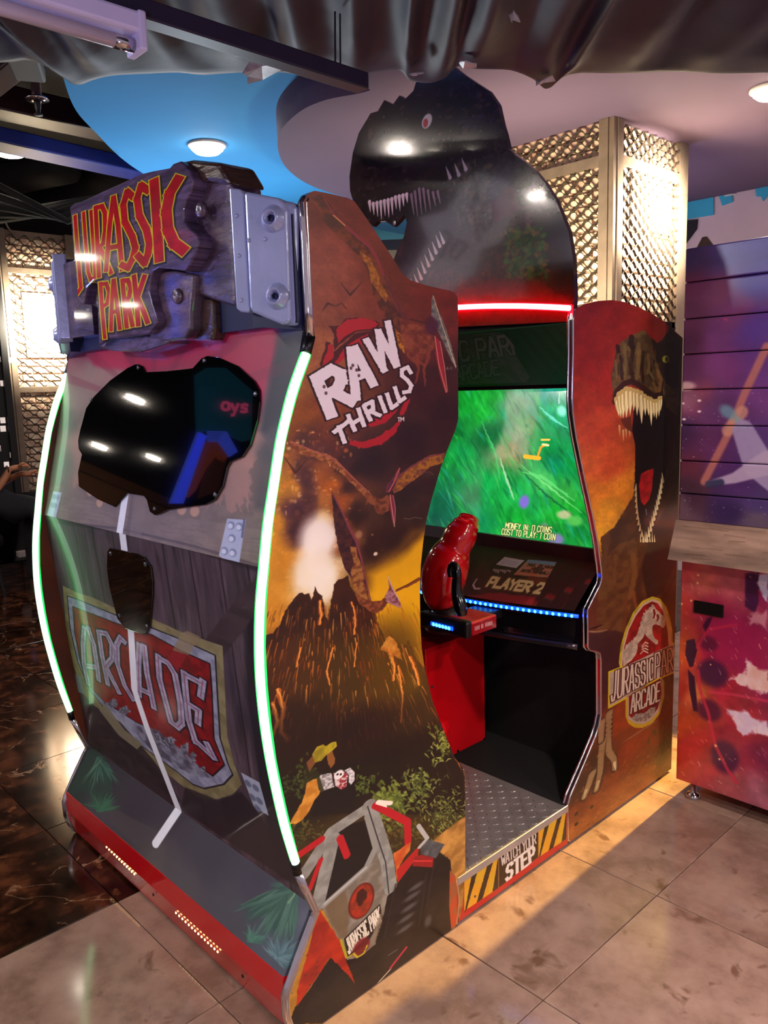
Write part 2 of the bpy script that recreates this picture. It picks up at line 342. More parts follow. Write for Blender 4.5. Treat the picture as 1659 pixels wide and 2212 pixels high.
# ------------------------------------------------------------------ the printed artworks (photo pixels mapped on to each plane)
def art_volcano(cv):
    R = random.Random(5)
    cv.field([(690,440,'#6a2c1e'),(750,470,'#702c1e'),(700,540,'#8a4230'),(700,600,'#8c4631'),(690,680,'#8a4630'),(760,640,'#8a422e'),(800,640,'#7a3522'),(860,610,'#6a2a1a'),(930,640,'#6e2616'),(975,660,'#6a2216'),
      (665,760,'#a05a34'),(650,830,'#96592c'),(640,900,'#8c4a1c'),(690,890,'#8a4222'),(690,960,'#6a3022'),(660,950,'#54302a'),(650,990,'#a8642a'),(700,990,'#8c4c28'),(740,960,'#5c2c24'),
      (880,700,'#6a2a1c'),(920,760,'#54201a'),(900,840,'#3a1614'),(950,800,'#3c1812'),(960,900,'#2e1514'),(880,960,'#281315'),(760,990,'#3a2020'),(800,1000,'#241418'),
      (620,1050,'#c0812a'),(600,1120,'#c48228'),(612,1230,'#c47c24'),(590,1320,'#b87420'),(600,1180,'#c8822a'),(590,1380,'#b06c1c'),(660,1030,'#6a4038'),(655,1090,'#4c2c34'),(650,1140,'#4a2626'),(690,1020,'#9a5226'),(710,1050,'#a8561c'),(730,1090,'#94481e'),(745,1060,'#3c1e1c'),(690,1080,'#b06a30'),
      (690,1120,'#e0b468'),(690,1180,'#f6eada'),(680,1230,'#f4e6cc'),(660,1260,'#e8c888'),(650,1200,'#d89a44'),(640,1230,'#d09238'),(720,1220,'#e8c890'),(735,1190,'#8a4a20'),(735,1140,'#7a3a1c'),
      (770,1120,'#281514'),(800,1180,'#22110f'),(850,1080,'#1f1012'),(930,1060,'#2a1414'),(850,1160,'#201010'),(900,1120,'#241210'),(885,1180,'#5a3812'),(905,1190,'#a8760e'),(870,1215,'#94680e'),(830,1240,'#8a5c10'),(800,1250,'#5a3412'),
      (830,1280,'#d8a00a'),(880,1260,'#d89c08'),(885,1340,'#ecb404'),(850,1380,'#e4aa04'),(820,1330,'#cc940a'),(905,1420,'#d09808'),(890,1300,'#e8ae04'),(865,1360,'#e8ae04'),(800,1310,'#94601a')], 3.6)
    cv.grain(.16, 26, 31); cv.grain(.08, 5, 32)
    for _ in range(260):      # sparks
        x = R.gauss(665, 55); y = R.uniform(930, 1290); cv.blob(x, y, R.uniform(1, 4), R.uniform(1, 5), R.choice(['#f0a050', '#e87c30', '#ffd890']), .9, R.uniform(.15, .6))
    for (x, y, a, b) in [(655,1010,16,30),(668,1075,14,44),(648,1130,22,36),(640,1160,26,26),(690,975,20,20)]: cv.blob(x, y, a, b, '#3c2026', .9, .7, col2='#5a3030')
    cv.blob(688, 1165, 30, 46, '#fff6ea', .9, .95); cv.blob(676, 1235, 36, 44, '#fbf0da', .9, .9); cv.blob(700, 1260, 22, 40, '#fbf2e0', .8, .85)
    cv.poly([(800,1240),(828,1226),(860,1212),(895,1178),(925,1150),(920,1240),(918,1350),(925,1440),(880,1395),(845,1388),(815,1350),(800,1300)], '#e4a606', 30, .9); cv.poly([(570,1180),(600,1120),(630,1200),(630,1290),(600,1350),(560,1380)], '#d08a20', 26, .6)
    # mountain
    mt = [(556,1400),(575,1372),(590,1368),(605,1348),(615,1322),(632,1298),(645,1282),(652,1280),(658,1284),(668,1283),(672,1297),(676,1290),(681,1266),(688,1283),(696,1287),(700,1305),(704,1332),(707,1340),(712,1318),(715,1300),(722,1262),(730,1254),(742,1249),(751,1243),(756,1262),(770,1290),(790,1312),(812,1325),(815,1345),(838,1392),(845,1380),(842,1373),(856,1383),(866,1398),(877,1393),(880,1383),(890,1400),(893,1412),(905,1430),(920,1445),(1000,1650),(1006,1760),(560,1760)]
    cv.poly(mt, '#38180e', 2, rough=3, rcell=9, col2='#24100c', tcell=40)
    cv.blob(860, 1450, 62, 120, '#6a4808', 1., .75); cv.blob(800, 1440, 90, 90, '#4e3608', 1., .7); cv.blob(900, 1540, 50, 90, '#5a4410', 1., .6); cv.blob(700, 1470, 60, 110, '#3e2c0a', 1., .6); cv.blob(640, 1440, 60, 70, '#4c2a0e', 1., .5)
    for _ in range(820):      # lava streaks running down
        x = R.uniform(580, 1000); y = R.uniform(1300, 1650)
        l = R.uniform(6, 40); dx = (x-715)*.0022*l+R.uniform(-2, 2); c = R.choice(['#8a3c12', '#b4581a', '#d87c28', '#6e2c10', '#e89a40', '#7a4c12'])
        cv.line([(x, y), (x+dx*.6, y+l*.5), (x+dx, y+l)], [R.uniform(.5, 2.6), R.uniform(.5, 3), .4], c, 1, R.uniform(.25, .8))
    for P, w in [([(690,1300),(694,1330),(690,1348)], 6),([(600,1490),(612,1530),(606,1580),(622,1600)], 8),([(590,1520),(600,1560),(590,1590)], 7),([(720,1400),(705,1450),(712,1480)], 4),([(770,1390),(765,1440)], 3),([(860,1440),(870,1500),(866,1560)], 5),([(840,1400),(852,1440),(850,1470)], 6),([(885,1420),(898,1450),(905,1480)], 6),([(650,1400),(640,1440)], 4),([(760,1300),(768,1340),(765,1370)], 4)]:
        cv.line(P, w, '#d06a24', 1.5, .8, rough=3); cv.line(P, w*.4, '#ffb050', 1, .8, rough=3)
    cv.poly([(832,1380),(842,1373),(860,1395),(868,1425),(852,1415),(848,1440),(836,1410),(822,1405)], '#b8681c', 2, .8, rough=4, col2='#e8a040')
    cv.blob(700, 1620, 190, 60, '#140909', 1., .75); cv.blob(640, 1600, 70, 80, '#1c0c0a', 1, .7); cv.blob(830, 1650, 150, 60, '#120a08', .9, .85); cv.blob(740, 1700, 120, 50, '#100909', .9, .9); cv.blob(940, 1640, 60, 50, '#1a120a', .9, .6)
    # foliage
    cv.poly([(600,1640),(640,1660),(760,1660),(830,1640),(960,1610),(1006,1680),(1006,1960),(600,1960)], '#15100a', 10, .8, rough=10)
    def leaf(x, y, l, a, w, c, al=.9):
        x1 = x+l*math.cos(a); y1 = y+l*math.sin(a); bx = (x+x1)/2+l*.22*math.sin(a); by = (y+y1)/2-l*.22*abs(math.cos(a))
        cv.line([(x, y), (bx, by), (x1, y1)], [w*.6, w*1.5, .4], c, 1, al)
    for (cx, cy, rx, ry, n, cs, lw, ll) in [(840,1740,34,44,230,['#5c6a24','#7c8a34','#8f9c48','#3c4a1c','#66702c'],5.5,17),(905,1700,34,40,160,['#4a5420','#6c7632','#828c44','#2c3416'],4,13),(955,1600,26,50,110,['#5c6422','#808634','#a0a050','#3c4418'],4,13),(960,1760,52,60,300,['#4a5020','#6a7030','#8a8c48','#30361a'],2.6,13),(880,1800,50,40,150,['#4c3c14','#5c5420','#3a4018','#6a4c20'],3,11),(640,1800,60,40,190,['#2c3014','#4c4c20','#625428','#1e2210'],2.6,12),(655,1690,22,50,60,['#2c3a14','#4c5a24'],4,10),(615,1700,24,40,40,['#283414','#3c4a24'],3,10),(830,1860,40,34,110,['#4c4c1c','#5c5426','#2c3014'],2.6,11),(780,1700,24,30,50,['#3c4a1c','#566428'],4,11)]:
        for _ in range(n):
            a = R.uniform(-2.6, .9); leaf(R.gauss(cx, rx*.5), R.gauss(cy, ry*.5), R.uniform(.5, 1.1)*ll, a, R.uniform(.5, 1)*lw, R.choice(cs), R.uniform(.55, .95))
    # flying reptile, middle
    wing = [(627,952),(650,966),(680,974),(705,980),(725,992),(742,1010),(760,1030),(778,1050),(792,1062),(803,1070),(796,1080),(780,1066),(760,1046),(742,1028),(726,1014),(705,1000),(680,990),(650,982),(628,966)]
    cv.poly(wing, '#7a3c26', 1.5, rough=2, col2='#b07038', tcell=8); cv.line([(628,954),(680,976),(725,994),(760,1030),(800,1068)], 2.5, '#a8584a', 1)
    cv.line([(727,1012),(722,1020)], 1.5, '#3a2018'); cv.line([(732,1014),(730,1024)], 1.5, '#3a2018')
    cv.poly([(960,978),(945,982),(925,985),(905,996),(888,1008),(868,1022),(856,1036),(846,1052),(850,1066),(868,1058),(890,1040),(908,1028),(928,1010),(945,1004),(956,1000)], '#a86a20', 1.5, rough=2, col2='#6e3a2a', tcell=7)
    cv.line([(958,980),(925,988),(890,1008),(860,1030)], 3, '#7a3442', 1)
    cv.line([(906,1022),(930,1020),(935,1026)], 1.2, '#6a4030')
    cv.poly([(793,1060),(806,1072),(822,1078),(838,1068),(843,1084),(838,1104),(826,1114),(812,1108),(806,1092),(795,1086),(790,1092)], '#5c2c1c', 1.5, rough=3, col2='#8a4c2c', tcell=8)
    cv.poly([(862,1010),(864,1024),(852,1052),(842,1066),(833,1064),(834,1050),(848,1034)], '#7a3c44', 1.2, col2='#4c2038'); cv.line([(863,1012),(850,1044),(840,1062)], 2.4, '#c05a50', 1)
    cv.poly([(842,1068),(850,1070),(855,1100),(853,1128),(851,1140),(846,1122),(840,1090)], '#7c2234', 1.2); cv.line([(842,1070),(847,1104),(852,1138)], 1.4, '#c89a90', 1); cv.line([(849,1071),(854,1100),(852,1134)], 1.2, '#a88070', 1)
    # flying reptile, low
    cv.poly([(716,1062),(728,1084),(742,1116),(756,1150),(772,1178),(778,1200),(788,1246),(796,1290),(802,1306),(790,1304),(776,1270),(756,1246),(742,1222),(732,1190),(722,1140),(719,1100)], '#2c1620', 1.5, rough=2, col2='#4a2420', tcell=12)
    cv.line([(718,1066),(744,1118),(770,1172),(780,1206),(792,1262),(802,1304)], [2, 3, 4, 3, 2, 2], '#7a3444', 1)
    cv.poly([(756,1180),(768,1182),(776,1210),(784,1240),(790,1270),(798,1300),(788,1306),(770,1290),(762,1260),(756,1236),(764,1220)], '#6a3820', 1.5, rough=3, col2='#a06a34', tcell=8)
    cv.poly([(770,1286),(790,1296),(806,1300),(822,1298),(832,1290),(838,1300),(828,1318),(812,1326),(798,1322),(790,1312),(774,1306)], '#5c2c1a', 1.3, rough=2, col2='#8a4a28', tcell=7)
    cv.poly([(838,1244),(846,1264),(856,1284),(866,1306),(864,1314),(850,1308),(836,1302),(831,1288),(840,1272)], '#6a3438', 1.2, col2='#a8747c', tcell=8); cv.line([(838,1246),(848,1272),(862,1296)], 1.6, '#c8b0a0', 1); cv.line([(834,1298),(850,1306),(866,1313)], 1.6, '#b88a8c', 1)
    cv.line([(857,1276),(880,1266),(905,1252)], [5, 6, 7], '#7a3c1c', 1, rough=2); cv.line([(857,1274),(880,1263),(905,1248)], 1.5, '#3c2018')
    cv.blob(811, 1197, 4, 4, '#f0e0c0', .8, .9); cv.blob(775, 1155, 6, 8, '#b88a60', .9, .6); cv.line([(872,1120),(885,1122),(895,1118),(912,1121)], 1, '#a89890', 1, .6)
    # small birds
    for P in ([(736,612),(756,638),(782,610)], [(696,672),(708,656),(724,662),(738,656),(748,668)], [(614,988),(638,1022),(664,992)]): cv.line(P, [1, 4, 1]+[2]*(len(P)-3), '#3c1c1a', 1.5, .8)
    cv.line([(582,1080),(615,1078),(640,1090)], 1, '#54301a', 1, .5)
    # flying reptile, top
    cv.poly([(672,432),(690,420),(712,440),(735,474),(762,500),(790,528),(805,552),(822,580),(836,602),(842,640),(856,668),(872,690),(880,720),(872,735),(850,720),(835,690),(822,670),(806,640),(800,605),(780,560),(752,530),(724,506),(700,480),(684,450)], '#7a3a1c', 3, .9, rough=3, col2='#4a2418', tcell=14)
    cv.poly([(775,540),(800,560),(815,590),(824,615),(838,640),(832,655),(815,630),(800,610),(795,580)], '#b87420', 2, .9, rough=3, col2='#8a4c1c', tcell=6)
    cv.line([(700,430),(720,462),(748,490),(775,515),(800,535),(815,560),(830,598)], [2, 3, 4, 6, 6, 5, 3], '#8a3038', 1.2); cv.line([(720,466),(745,488)], 2, '#d89a50', 1)
    cv.line([(830,598),(838,615),(850,640),(866,676),(880,700)], 3, '#5c2a34', 1)
    cv.poly([(836,690),(848,702),(860,716),(876,738),(874,766),(860,748),(846,720)], '#c47c1c', 2, rough=2, col2='#7a3c14', tcell=6)
    cv.poly([(862,690),(900,700),(930,702),(936,720),(938,752),(920,775),(900,790),(878,770),(866,730)], '#6a2c1c', 3, .9, rough=4, col2='#94492c', tcell=12)
    for P in ([(900,770),(904,800),(896,830)], [(925,770),(915,800),(918,835)], [(900,780),(918,790)]): cv.line(P, [8, 6, 2], '#8a3c28', 2, .8, rough=3)
    cv.poly([(934,636),(940,656),(958,696),(972,738),(986,792),(984,796),(968,766),(952,730),(938,700),(930,678)], '#8a8478', 1.2, rough=1.5, col2='#545250', tcell=10); cv.line([(936,640),(950,688),(984,792)], 1.3, '#e0c890', 1)
    cv.poly([(938,724),(950,738),(958,780),(966,848),(962,850),(950,812),(940,764)], '#a02030', 1.2); cv.line([(939,727),(948,790),(964,848)], 1.5, '#c89a70', 1); cv.line([(950,738),(960,792),(966,846)], 1.2, '#c8a488', 1)
    cv.blob(932, 704, 14, 20, '#4a1c30', .6, .9); cv.line([(886,690),(925,700),(930,690)], 3, '#4a2018', 1)
    # studio badge
    red = '#b01c26'
    for P in ([(690,838),(699,800),(712,770),(740,745),(764,724),(800,716),(818,700),(816,712),(798,740),(760,752),(735,775),(718,800),(712,836)], [(722,758),(720,720),(708,706),(736,704),(748,690),(770,686),(812,692),(820,700),(810,712),(770,716),(745,735)], [(714,742),(704,738),(700,760),(690,790),(694,802),(706,790),(716,770)]):
        cv.poly(P, '#4a1214', 1.5, rough=3); 
    cv.poly([(725,712),(750,690),(780,688),(812,694),(818,700),(806,710),(770,714),(745,726),(730,742)], red, 1.2, rough=3)
    cv.poly([(693,800),(702,768),(712,744),(720,746),(722,770),(706,796),(694,808)], red, 1.2, rough=3); cv.poly([(722,786),(745,748),(780,728),(796,722),(786,742),(758,754),(738,780),(724,790)], red, 1.2, rough=2)
    cv.line([(790,918),(826,908),(850,886),(866,866)], [12, 16, 14, 8], red, 1.2, rough=3); cv.line([(868,894),(880,864)], 9, red, 1.2, rough=3)
    cv.line([(760,958),(785,962),(820,952),(848,932),(862,912)], [10, 14, 16, 14, 6], red, 1.2, rough=4)
    wht, bk = '#f1e4e6', '#2a1012'
    def lt(strokes, w):
        for P in strokes: cv.line(P, w+7, bk, 1, sharp=True)
    def lf(strokes, w):
        for P in strokes: cv.line(P, w, wht, 1, sharp=True, rough=1.2, rcell=5)
    RAW = [[[(684,818),(715,896)],[(688,816),(716,799),(735,808),(737,824),(727,842),(706,853)],[(722,848),(760,868)]], [[(758,756),(769,860)],[(766,754),(806,830)],[(765,816),(788,808)]], [[(792,736),(830,800)],[(828,798),(817,716)],[(818,718),(855,790)],[(857,788),(838,698)]]]
    for L, w in zip(RAW, (21, 17, 13)): lt(L, w)
    THR = [[[(722,934),(756,908)],[(732,922),(744,956)]], [[(752,898),(766,930)],[(774,884),(786,920)],[(760,916),(780,904)]], [[(786,878),(800,908)],[(788,876),(804,868),(806,884),(792,894)],[(802,890),(820,898)]], [[(820,858),(832,890)]], [[(836,852),(846,882),(857,874)]], [[(853,838),(863,868),(874,860)]], [[(887,806),(880,794),(868,800),(868,812),(880,822),(888,834),(884,846),(872,848)]]]
    for L in THR: lt(L, 8.5)
    for L, w in zip(RAW, (21, 17, 13)): lf(L, w)
    for L in THR: lf(L, 8.5)
    for (x, y) in [(762,790),(770,800),(758,796),(812,752),(704,850),(700,836),(775,812)]: cv.blob(x, y, 2.4, 3.4, '#3a1c1c', .6, .8)
    cv.word('TM', [(859,911),(872,910),(872,902),(859,903)], 1.8, [(0, '#e8dcdc')])
    # crew member leaning over
    cv.poly([(654,1700),(660,1640),(672,1650),(690,1670),(690,1690),(670,1712)], '#2a2c14', 4, .7, rough=4)
    cv.poly([(640,1780),(625,1782),(632,1768),(650,1736),(658,1714),(662,1692),(676,1684),(690,1680),(694,1700),(690,1716),(678,1730),(668,1752),(656,1770)], '#b87422', 2, rough=2, col2='#d8943a', tcell=18)
    cv.poly([(662,1648),(674,1634),(688,1628),(690,1640),(680,1650),(668,1668)], '#7a4a26', 1.5); cv.poly([(706,1630),(716,1618),(724,1640),(722,1650),(714,1660),(708,1650)], '#8a5626', 1.6, rough=2)
    cv.poly([(674,1630),(684,1614),(698,1608),(704,1612),(716,1604),(726,1602),(728,1612),(720,1620),(704,1632),(694,1644),(680,1648)], '#b8a422', 1.5, col2='#8a7a1a', tcell=16)
    cv.poly([(688,1678),(700,1672),(730,1668),(762,1664),(768,1700),(768,1748),(700,1760),(670,1766),(680,1728),(694,1716)], '#0f0c0e', 2, rough=2)
    cv.poly([(688,1682),(692,1674),(716,1669),(722,1700),(700,1708),(694,1706)], '#cfc8c6', 1.5, rough=2, col2='#7c7880', tcell=5)
    cv.poly([(720,1670),(744,1666),(752,1676),(748,1700),(738,1706),(724,1700)], '#8a1c24', 1.5, rough=2, col2='#d8c8c8', tcell=5)
    cv.poly([(744,1664),(756,1658),(766,1668),(766,1684),(758,1696),(752,1690),(754,1676)], '#e0dadc', 1.2, rough=1.5, col2='#a8a0a8', tcell=4)
    cv.blob(732, 1674, 9, 10, '#e8e0e0', .3); cv.blob(729, 1673, 2, 2.4, '#201018', .3); cv.blob(736, 1673, 2, 2.4, '#201018', .3)
    cv.poly([(684,1680),(690,1678),(700,1708),(694,1712),(688,1706)], '#3c3a24', 1)
    # dusty ground, vehicle
    cv.poly([(925,1830),(940,1812),(975,1785),(1008,1762),(1008,1970),(985,2010),(960,1900),(935,1850)], '#8a5c28', 6, rough=4, col2='#b88440', tcell=30)
    c2 = lambda P: [(550+x/3.607, 1680+y/3.607) for x, y in P]
    cv.poly(c2([(260,1919),(320,1780),(400,1690),(590,1400),(700,1290),(1000,960),(1110,830),(1250,640),(1420,560),(1520,640),(1560,900),(1600,1180),(1400,1330),(640,1919)]), '#120d0d', 3, rough=3, col2='#1e1413', tcell=30)
    cv.poly(c2([(560,430),(860,330),(950,540),(900,700),(560,980),(520,1000),(570,620)]), '#120e0f', 3)
    cv.poly(c2([(490,1010),(600,1180),(660,1260),(720,1440),(780,1600),(590,1400),(330,1780),(330,1660),(430,1300)]), '#b02c12', 2, rough=2, col2='#8a1c10', tcell=30)
    cv.poly(c2([(520,1010),(560,980),(870,700),(945,545),(1040,620),(1110,820),(1030,930),(1010,1060),(960,1160),(940,1300),(830,1390),(720,1420),(660,1260)]), '#6e6458', 2, rough=2, col2='#8a8076', tcell=26)
    cv.poly(c2([(540,1000),(700,860),(740,1000),(720,1240),(660,1260)]), '#6a543c', 6, .8)
    cage = '#7c7a76'
    cv.line(c2([(380,760),(600,420),(880,235)]), 24, cage, 1.5, col2='#94928e', tcell=20); cv.line(c2([(490,1000),(560,700),(610,480)]), 26, cage, 1.5, col2='#94928e', tcell=20)
    cv.line(c2([(890,215),(960,420),(1030,640),(1060,860)]), 26, cage, 1.5, col2='#94928e', tcell=20); cv.line(c2([(880,300),(945,540),(870,700),(545,990)]), 13, '#8a8884', 1.2)
    cv.line(c2([(880,225),(960,480),(1020,660),(1045,900)]), 2.2, '#2c2a2c', 1); cv.line(c2([(870,700),(545,985)]), 4, '#b4b0ac', 1)
    for P, w in [([(350,600),(515,485)], 15), ([(430,870),(515,640)], 9), ([(665,470),(720,610)], 13), ([(940,215),(1190,345),(1195,500)], 15), ([(1060,200),(960,190)], 9)]: cv.line(c2(P), w, '#b01420' if w != 9 or P[0][0] == 430 else '#e8dcd0', 1.3)
    cv.poly(c2([(935,205),(1025,180),(1032,235)]), '#e8dccc', 1.5)
    cv.poly(c2([(1080,590),(1215,500),(1210,560),(1130,680),(1110,800)]), '#b8481c', 2, rough=2, col2='#c87434'); cv.poly(c2([(1105,720),(1280,530),(1270,620),(1190,720),(1115,820)]), '#a81c1c', 1.5)
    cv.line(c2([(1275,375),(1345,475),(1285,540)]), 9, '#a8a4a0', 1); cv.poly(c2([(1290,560),(1350,480),(1480,520),(1410,630),(1300,600)]), '#3c3c40', 2, col2='#5c5c5e')
    cv.poly(c2([(1240,620),(1300,600),(1395,625),(1385,700),(1230,690)]), '#8a161a', 2); cv.line(c2([(1240,650),(1380,650)]), 3, '#c83030', 1)
    cv.poly(c2([(1520,720),(1560,760),(1590,900),(1595,1040),(1560,1180),(1530,1180),(1515,1000)]), '#a83818', 2, col2='#8a4a2c'); cv.line(c2([(1575,800),(1595,960),(1575,1140)]), 4, '#b88a60', 2, .8)
    for (x, y) in [(1255,850),(1225,925),(1205,1010),(1180,1095),(1170,1175)]: cv.blob(*c2([(x, y)])[0], 17, 6, '#4c4648', 1.2, .9); 
    cv.blob(*c2([(1350,1120)])[0], 8, 14, '#5a5858', 1.2, .6)
    for (x0, y0, x1, y1) in [(1400,650,1340,1000),(1100,830,1010,1250),(1340,740,1280,1150)]: cv.line(c2([(x0, y0), (x1, y1)]), 4, '#2a2020', 2, .8)
    # door emblem
    cv.blob(*c2([(832,960)])[0], 25, 40, '#5c1410', .12); cv.blob(*c2([(832,960)])[0], 22, 37, '#a42c18', .2, col2='#7a2c18', tcell=12); cv.poly(c2([(800,890),(830,865),(870,880),(880,930),(850,960),(830,1000),(800,1010),(790,950)]), '#2c100c', 2, .85, rough=4)
    cv.line(c2([(672,1265),(715,1400),(870,1330)]), 4.5, '#a89420', 1); cv.poly(c2([(695,1255),(975,985),(1000,1090),(870,1300),(725,1395)]), '#1e1414', 1.5)
    cv.word('JURASSIC PARK', c2([(735,1375),(985,1120),(965,1010),(705,1265)]), 2.8, [(0, '#d8ccbc')], gap=.5, rough=1.5)
    cv.blob(*c2([(830,1320)])[0], 17, 20, '#6a1418', .4, .9); cv.line(c2([(770,1370),(800,1400),(850,1370),(875,1310)]), 4, '#b09a24', 1)
    for k in range(6): cv.line(c2([(930+k*12, 1190-k*30), (935+k*10, 1290-k*30)]), 4, '#7a6a58', 2, .7)
    cv.line(c2([(870,1700),(1060,1490)]), 3, '#b8a890', 1); cv.line(c2([(1060,1480),(1180,1325)]), 6, '#a01c38', 1.2); cv.line(c2([(1040,1385),(1110,1340)]), 3, '#4a4a4a', 1)
    for _ in range(60): x = R.uniform(620, 900); y = R.uniform(2050, 2200); cv.blob(x, y, R.uniform(1, 4), R.uniform(1, 2), '#3a3230', .8, .5)

def art_trex(cv):
    R = random.Random(8)
    cv.field([(1260,680,'#8a1f1c'),(1340,670,'#8c1d18'),(1420,710,'#7a1c16'),(1260,760,'#8e1f16'),(1300,820,'#902014'),(1260,860,'#962a16'),(1290,940,'#a0341a'),(1280,1000,'#b04a1c'),(1320,1000,'#a83e1a'),(1300,1060,'#b8641a'),(1340,1060,'#bc6c1c'),(1310,1110,'#c07a1c'),(1310,1150,'#c8871c'),(1340,1100,'#b8741c'),(1370,1060,'#b06418'),
      (1380,700,'#821c16'),(1450,760,'#4a1410'),(1450,880,'#3c1210'),(1460,1000,'#1c0c0c'),(1440,1150,'#2c160c'),(1445,1230,'#4a3410'),(1300,1250,'#3c1c14'),(1330,1250,'#4a2414'),(1300,1330,'#4a2214'),(1290,1390,'#30161a'),(1320,1420,'#2e1618'),(1340,1330,'#5c3018'),(1380,1280,'#2a120e'),(1310,1480,'#3a1c18'),(1440,1450,'#3a2c12'),
      (1340,1560,'#7c3014'),(1360,1620,'#7c2c18'),(1320,1620,'#5c2a18'),(1400,1620,'#6a2c18'),(1440,1600,'#3a2c12'),(1445,1660,'#5a3418'),(1380,1680,'#7a3a1c'),(1300,1720,'#7c3418'),(1260,1750,'#6a2c16'),(1250,1800,'#8a4a20'),(1300,1780,'#8a4a22'),(1380,1720,'#8a4a24'),(1290,1640,'#3c2216'),(1260,1700,'#3a2016'),(1440,1680,'#7a4a20')], 3.6)
    cv.grain(.16, 24, 51); cv.grain(.1, 6, 52)
    # body and neck
    cv.poly([(1298,1160),(1325,1140),(1350,1100),(1368,1070),(1372,1010),(1380,970),(1470,900),(1470,1230),(1440,1290),(1420,1330),(1370,1380),(1290,1400),(1300,1300)], '#32190f', 4, rough=5, col2='#4a2814', tcell=30)
    cv.poly([(1290,1230),(1330,1180),(1372,1160),(1380,1230),(1365,1300),(1350,1370),(1290,1380)], '#4a2a16', 6, .7, rough=6, col2='#64401f', tcell=18)
    cv.poly([(1400,1170),(1460,1050),(1466,1200),(1430,1280),(1400,1300),(1385,1230)], '#120a0a', 8, .9)
    # lower jaw, mouth
    cv.poly([(1365,930),(1372,960),(1372,1030),(1371,1060),(1374,1100),(1378,1140),(1388,1172),(1400,1176),(1412,1160),(1420,1120),(1432,1060),(1440,1000),(1445,880),(1440,845),(1400,830),(1370,880)], '#140a0c', 3)
    cv.poly([(1440,890),(1458,900),(1452,990),(1440,1010)], '#3c0c0c', 6, .8)
    cv.poly([(1384,1024),(1398,1016),(1412,1012),(1408,1060),(1402,1080),(1392,1092),(1384,1084),(1380,1050)], '#a01418', 3, col2='#7a1014', tcell=14)
    # skull
    cv.poly([(1323,800),(1330,760),(1342,738),(1362,726),(1382,716),(1392,712),(1404,728),(1420,742),(1436,726),(1448,706),(1470,735),(1466,900),(1440,880),(1430,840),(1415,852),(1400,844),(1380,832),(1360,826),(1338,850),(1330,875),(1324,852),(1321,820)], '#3f2c1a', 2.5, rough=3, col2='#5c4426', tcell=14)
    cv.poly([(1406,728),(1420,742),(1436,728),(1448,706),(1470,735),(1464,840),(1440,830),(1424,800),(1412,762)], '#1a0f0d', 4, .9, rough=3)
    for P, w in [([(1364,728),(1362,742),(1366,750)], 12), ([(1334,748),(1336,760)], 9), ([(1368,750),(1362,790),(1366,820)], 9), ([(1340,770),(1344,820)], 7), ([(1390,760),(1386,800),(1390,826)], 8), ([(1412,780),(1404,810),(1418,832)], 8)]: cv.line(P, w, '#1e100c', 2.5, .8, rough=2)
    for P, w in [([(1350,745),(1352,790),(1350,815)], 7), ([(1380,745),(1378,790),(1376,815)], 10), ([(1400,765),(1402,800),(1412,820)], 6), ([(1330,780),(1332,815)], 5)]: cv.line(P, w, '#6e5832', 3, .75, rough=3)
    for _ in range(160):
        x = R.uniform(1326, 1430); y = R.uniform(740, 840); cv.line([(x, y), (x+R.uniform(-2, 3), y+R.uniform(4, 14))], R.uniform(.6, 2), R.choice(['#7c6238', '#2a1a10', '#54401f', '#8a3c20']), 1, .5)
    cv.blob(1438, 776, 9, 9, '#8a8424', .35); cv.blob(1440, 776, 3, 5, '#1a140a', .5); cv.blob(1444, 790, 14, 7, '#1a0d0b', 1, .6)
    # snout roll over the teeth, gum line
    cv.line([(1328,868),(1332,846),(1346,830),(1364,824),(1384,834),(1400,846),(1414,856),(1424,850),(1430,828)], 12, '#2a130f', 2.5, .9, rough=2)
    cv.line([(1420,800),(1428,820),(1424,844)], 8, '#7a5428', 2, .8, rough=3); cv.line([(1412,826),(1418,846)], 6, '#6a4a24', 2, .8)
    for (x, y, l, w, dx) in [(1332,862,38,12,5),(1338,852,50,14,3),(1345,848,56,15,1),(1353,842,62,16,0),(1361,842,56,14,0),(1369,844,44,12,0),(1376,846,52,13,0),(1384,850,66,14,2),(1392,856,42,12,2),(1399,860,38,11,2),(1405,862,58,11,2),(1411,866,36,10,2),(1417,866,40,10,1),(1424,860,40,10,-1),(1428,858,30,7,-1)]:
        cv.line([(x, y), (x+dx*.5, y+l*.5), (x+dx, y+l)], [w, w*.8, .6], '#b89a5c', 1.2); cv.line([(x+1, y+6), (x+dx*.5+1, y+l*.5), (x+dx, y+l-2)], [w*.5, w*.55, .4], '#e4d2a0', 1.2)
    for (x, y, l) in [(1338,920,22),(1346,930,24),(1352,925,20),(1360,930,14)]: cv.line([(x, y), (x+1, y+l)], [5, .6], '#b88a54', 1.2)
    cv.poly([(1340,905),(1362,900),(1366,935),(1350,925)], '#4a2010', 3, .8)
    for i in range(12):
        f_ = i/11; x = 1432-22*f_-12*f_*f_; y = 1035+128*f_; cv.line([(x, y+6), (x-2, y-14)], [7, .8], '#c8b488', 1)
    for i in range(10):
        f_ = i/9; x = 1373+3*f_+14*f_**3; y = 1052+112*f_; cv.line([(x, y+6), (x+1, y-8)], [6, .8], '#a88a60', 1)
    for i in range(7): x = 1384+i*5; cv.line([(x, 1170), (x-1, 1154-(i%3)*4)], [3.5, .5], '#d0be94', 1)
    cv.line([(1395,1100),(1397,1112)], 2, '#8a8aa8', 1, .7)
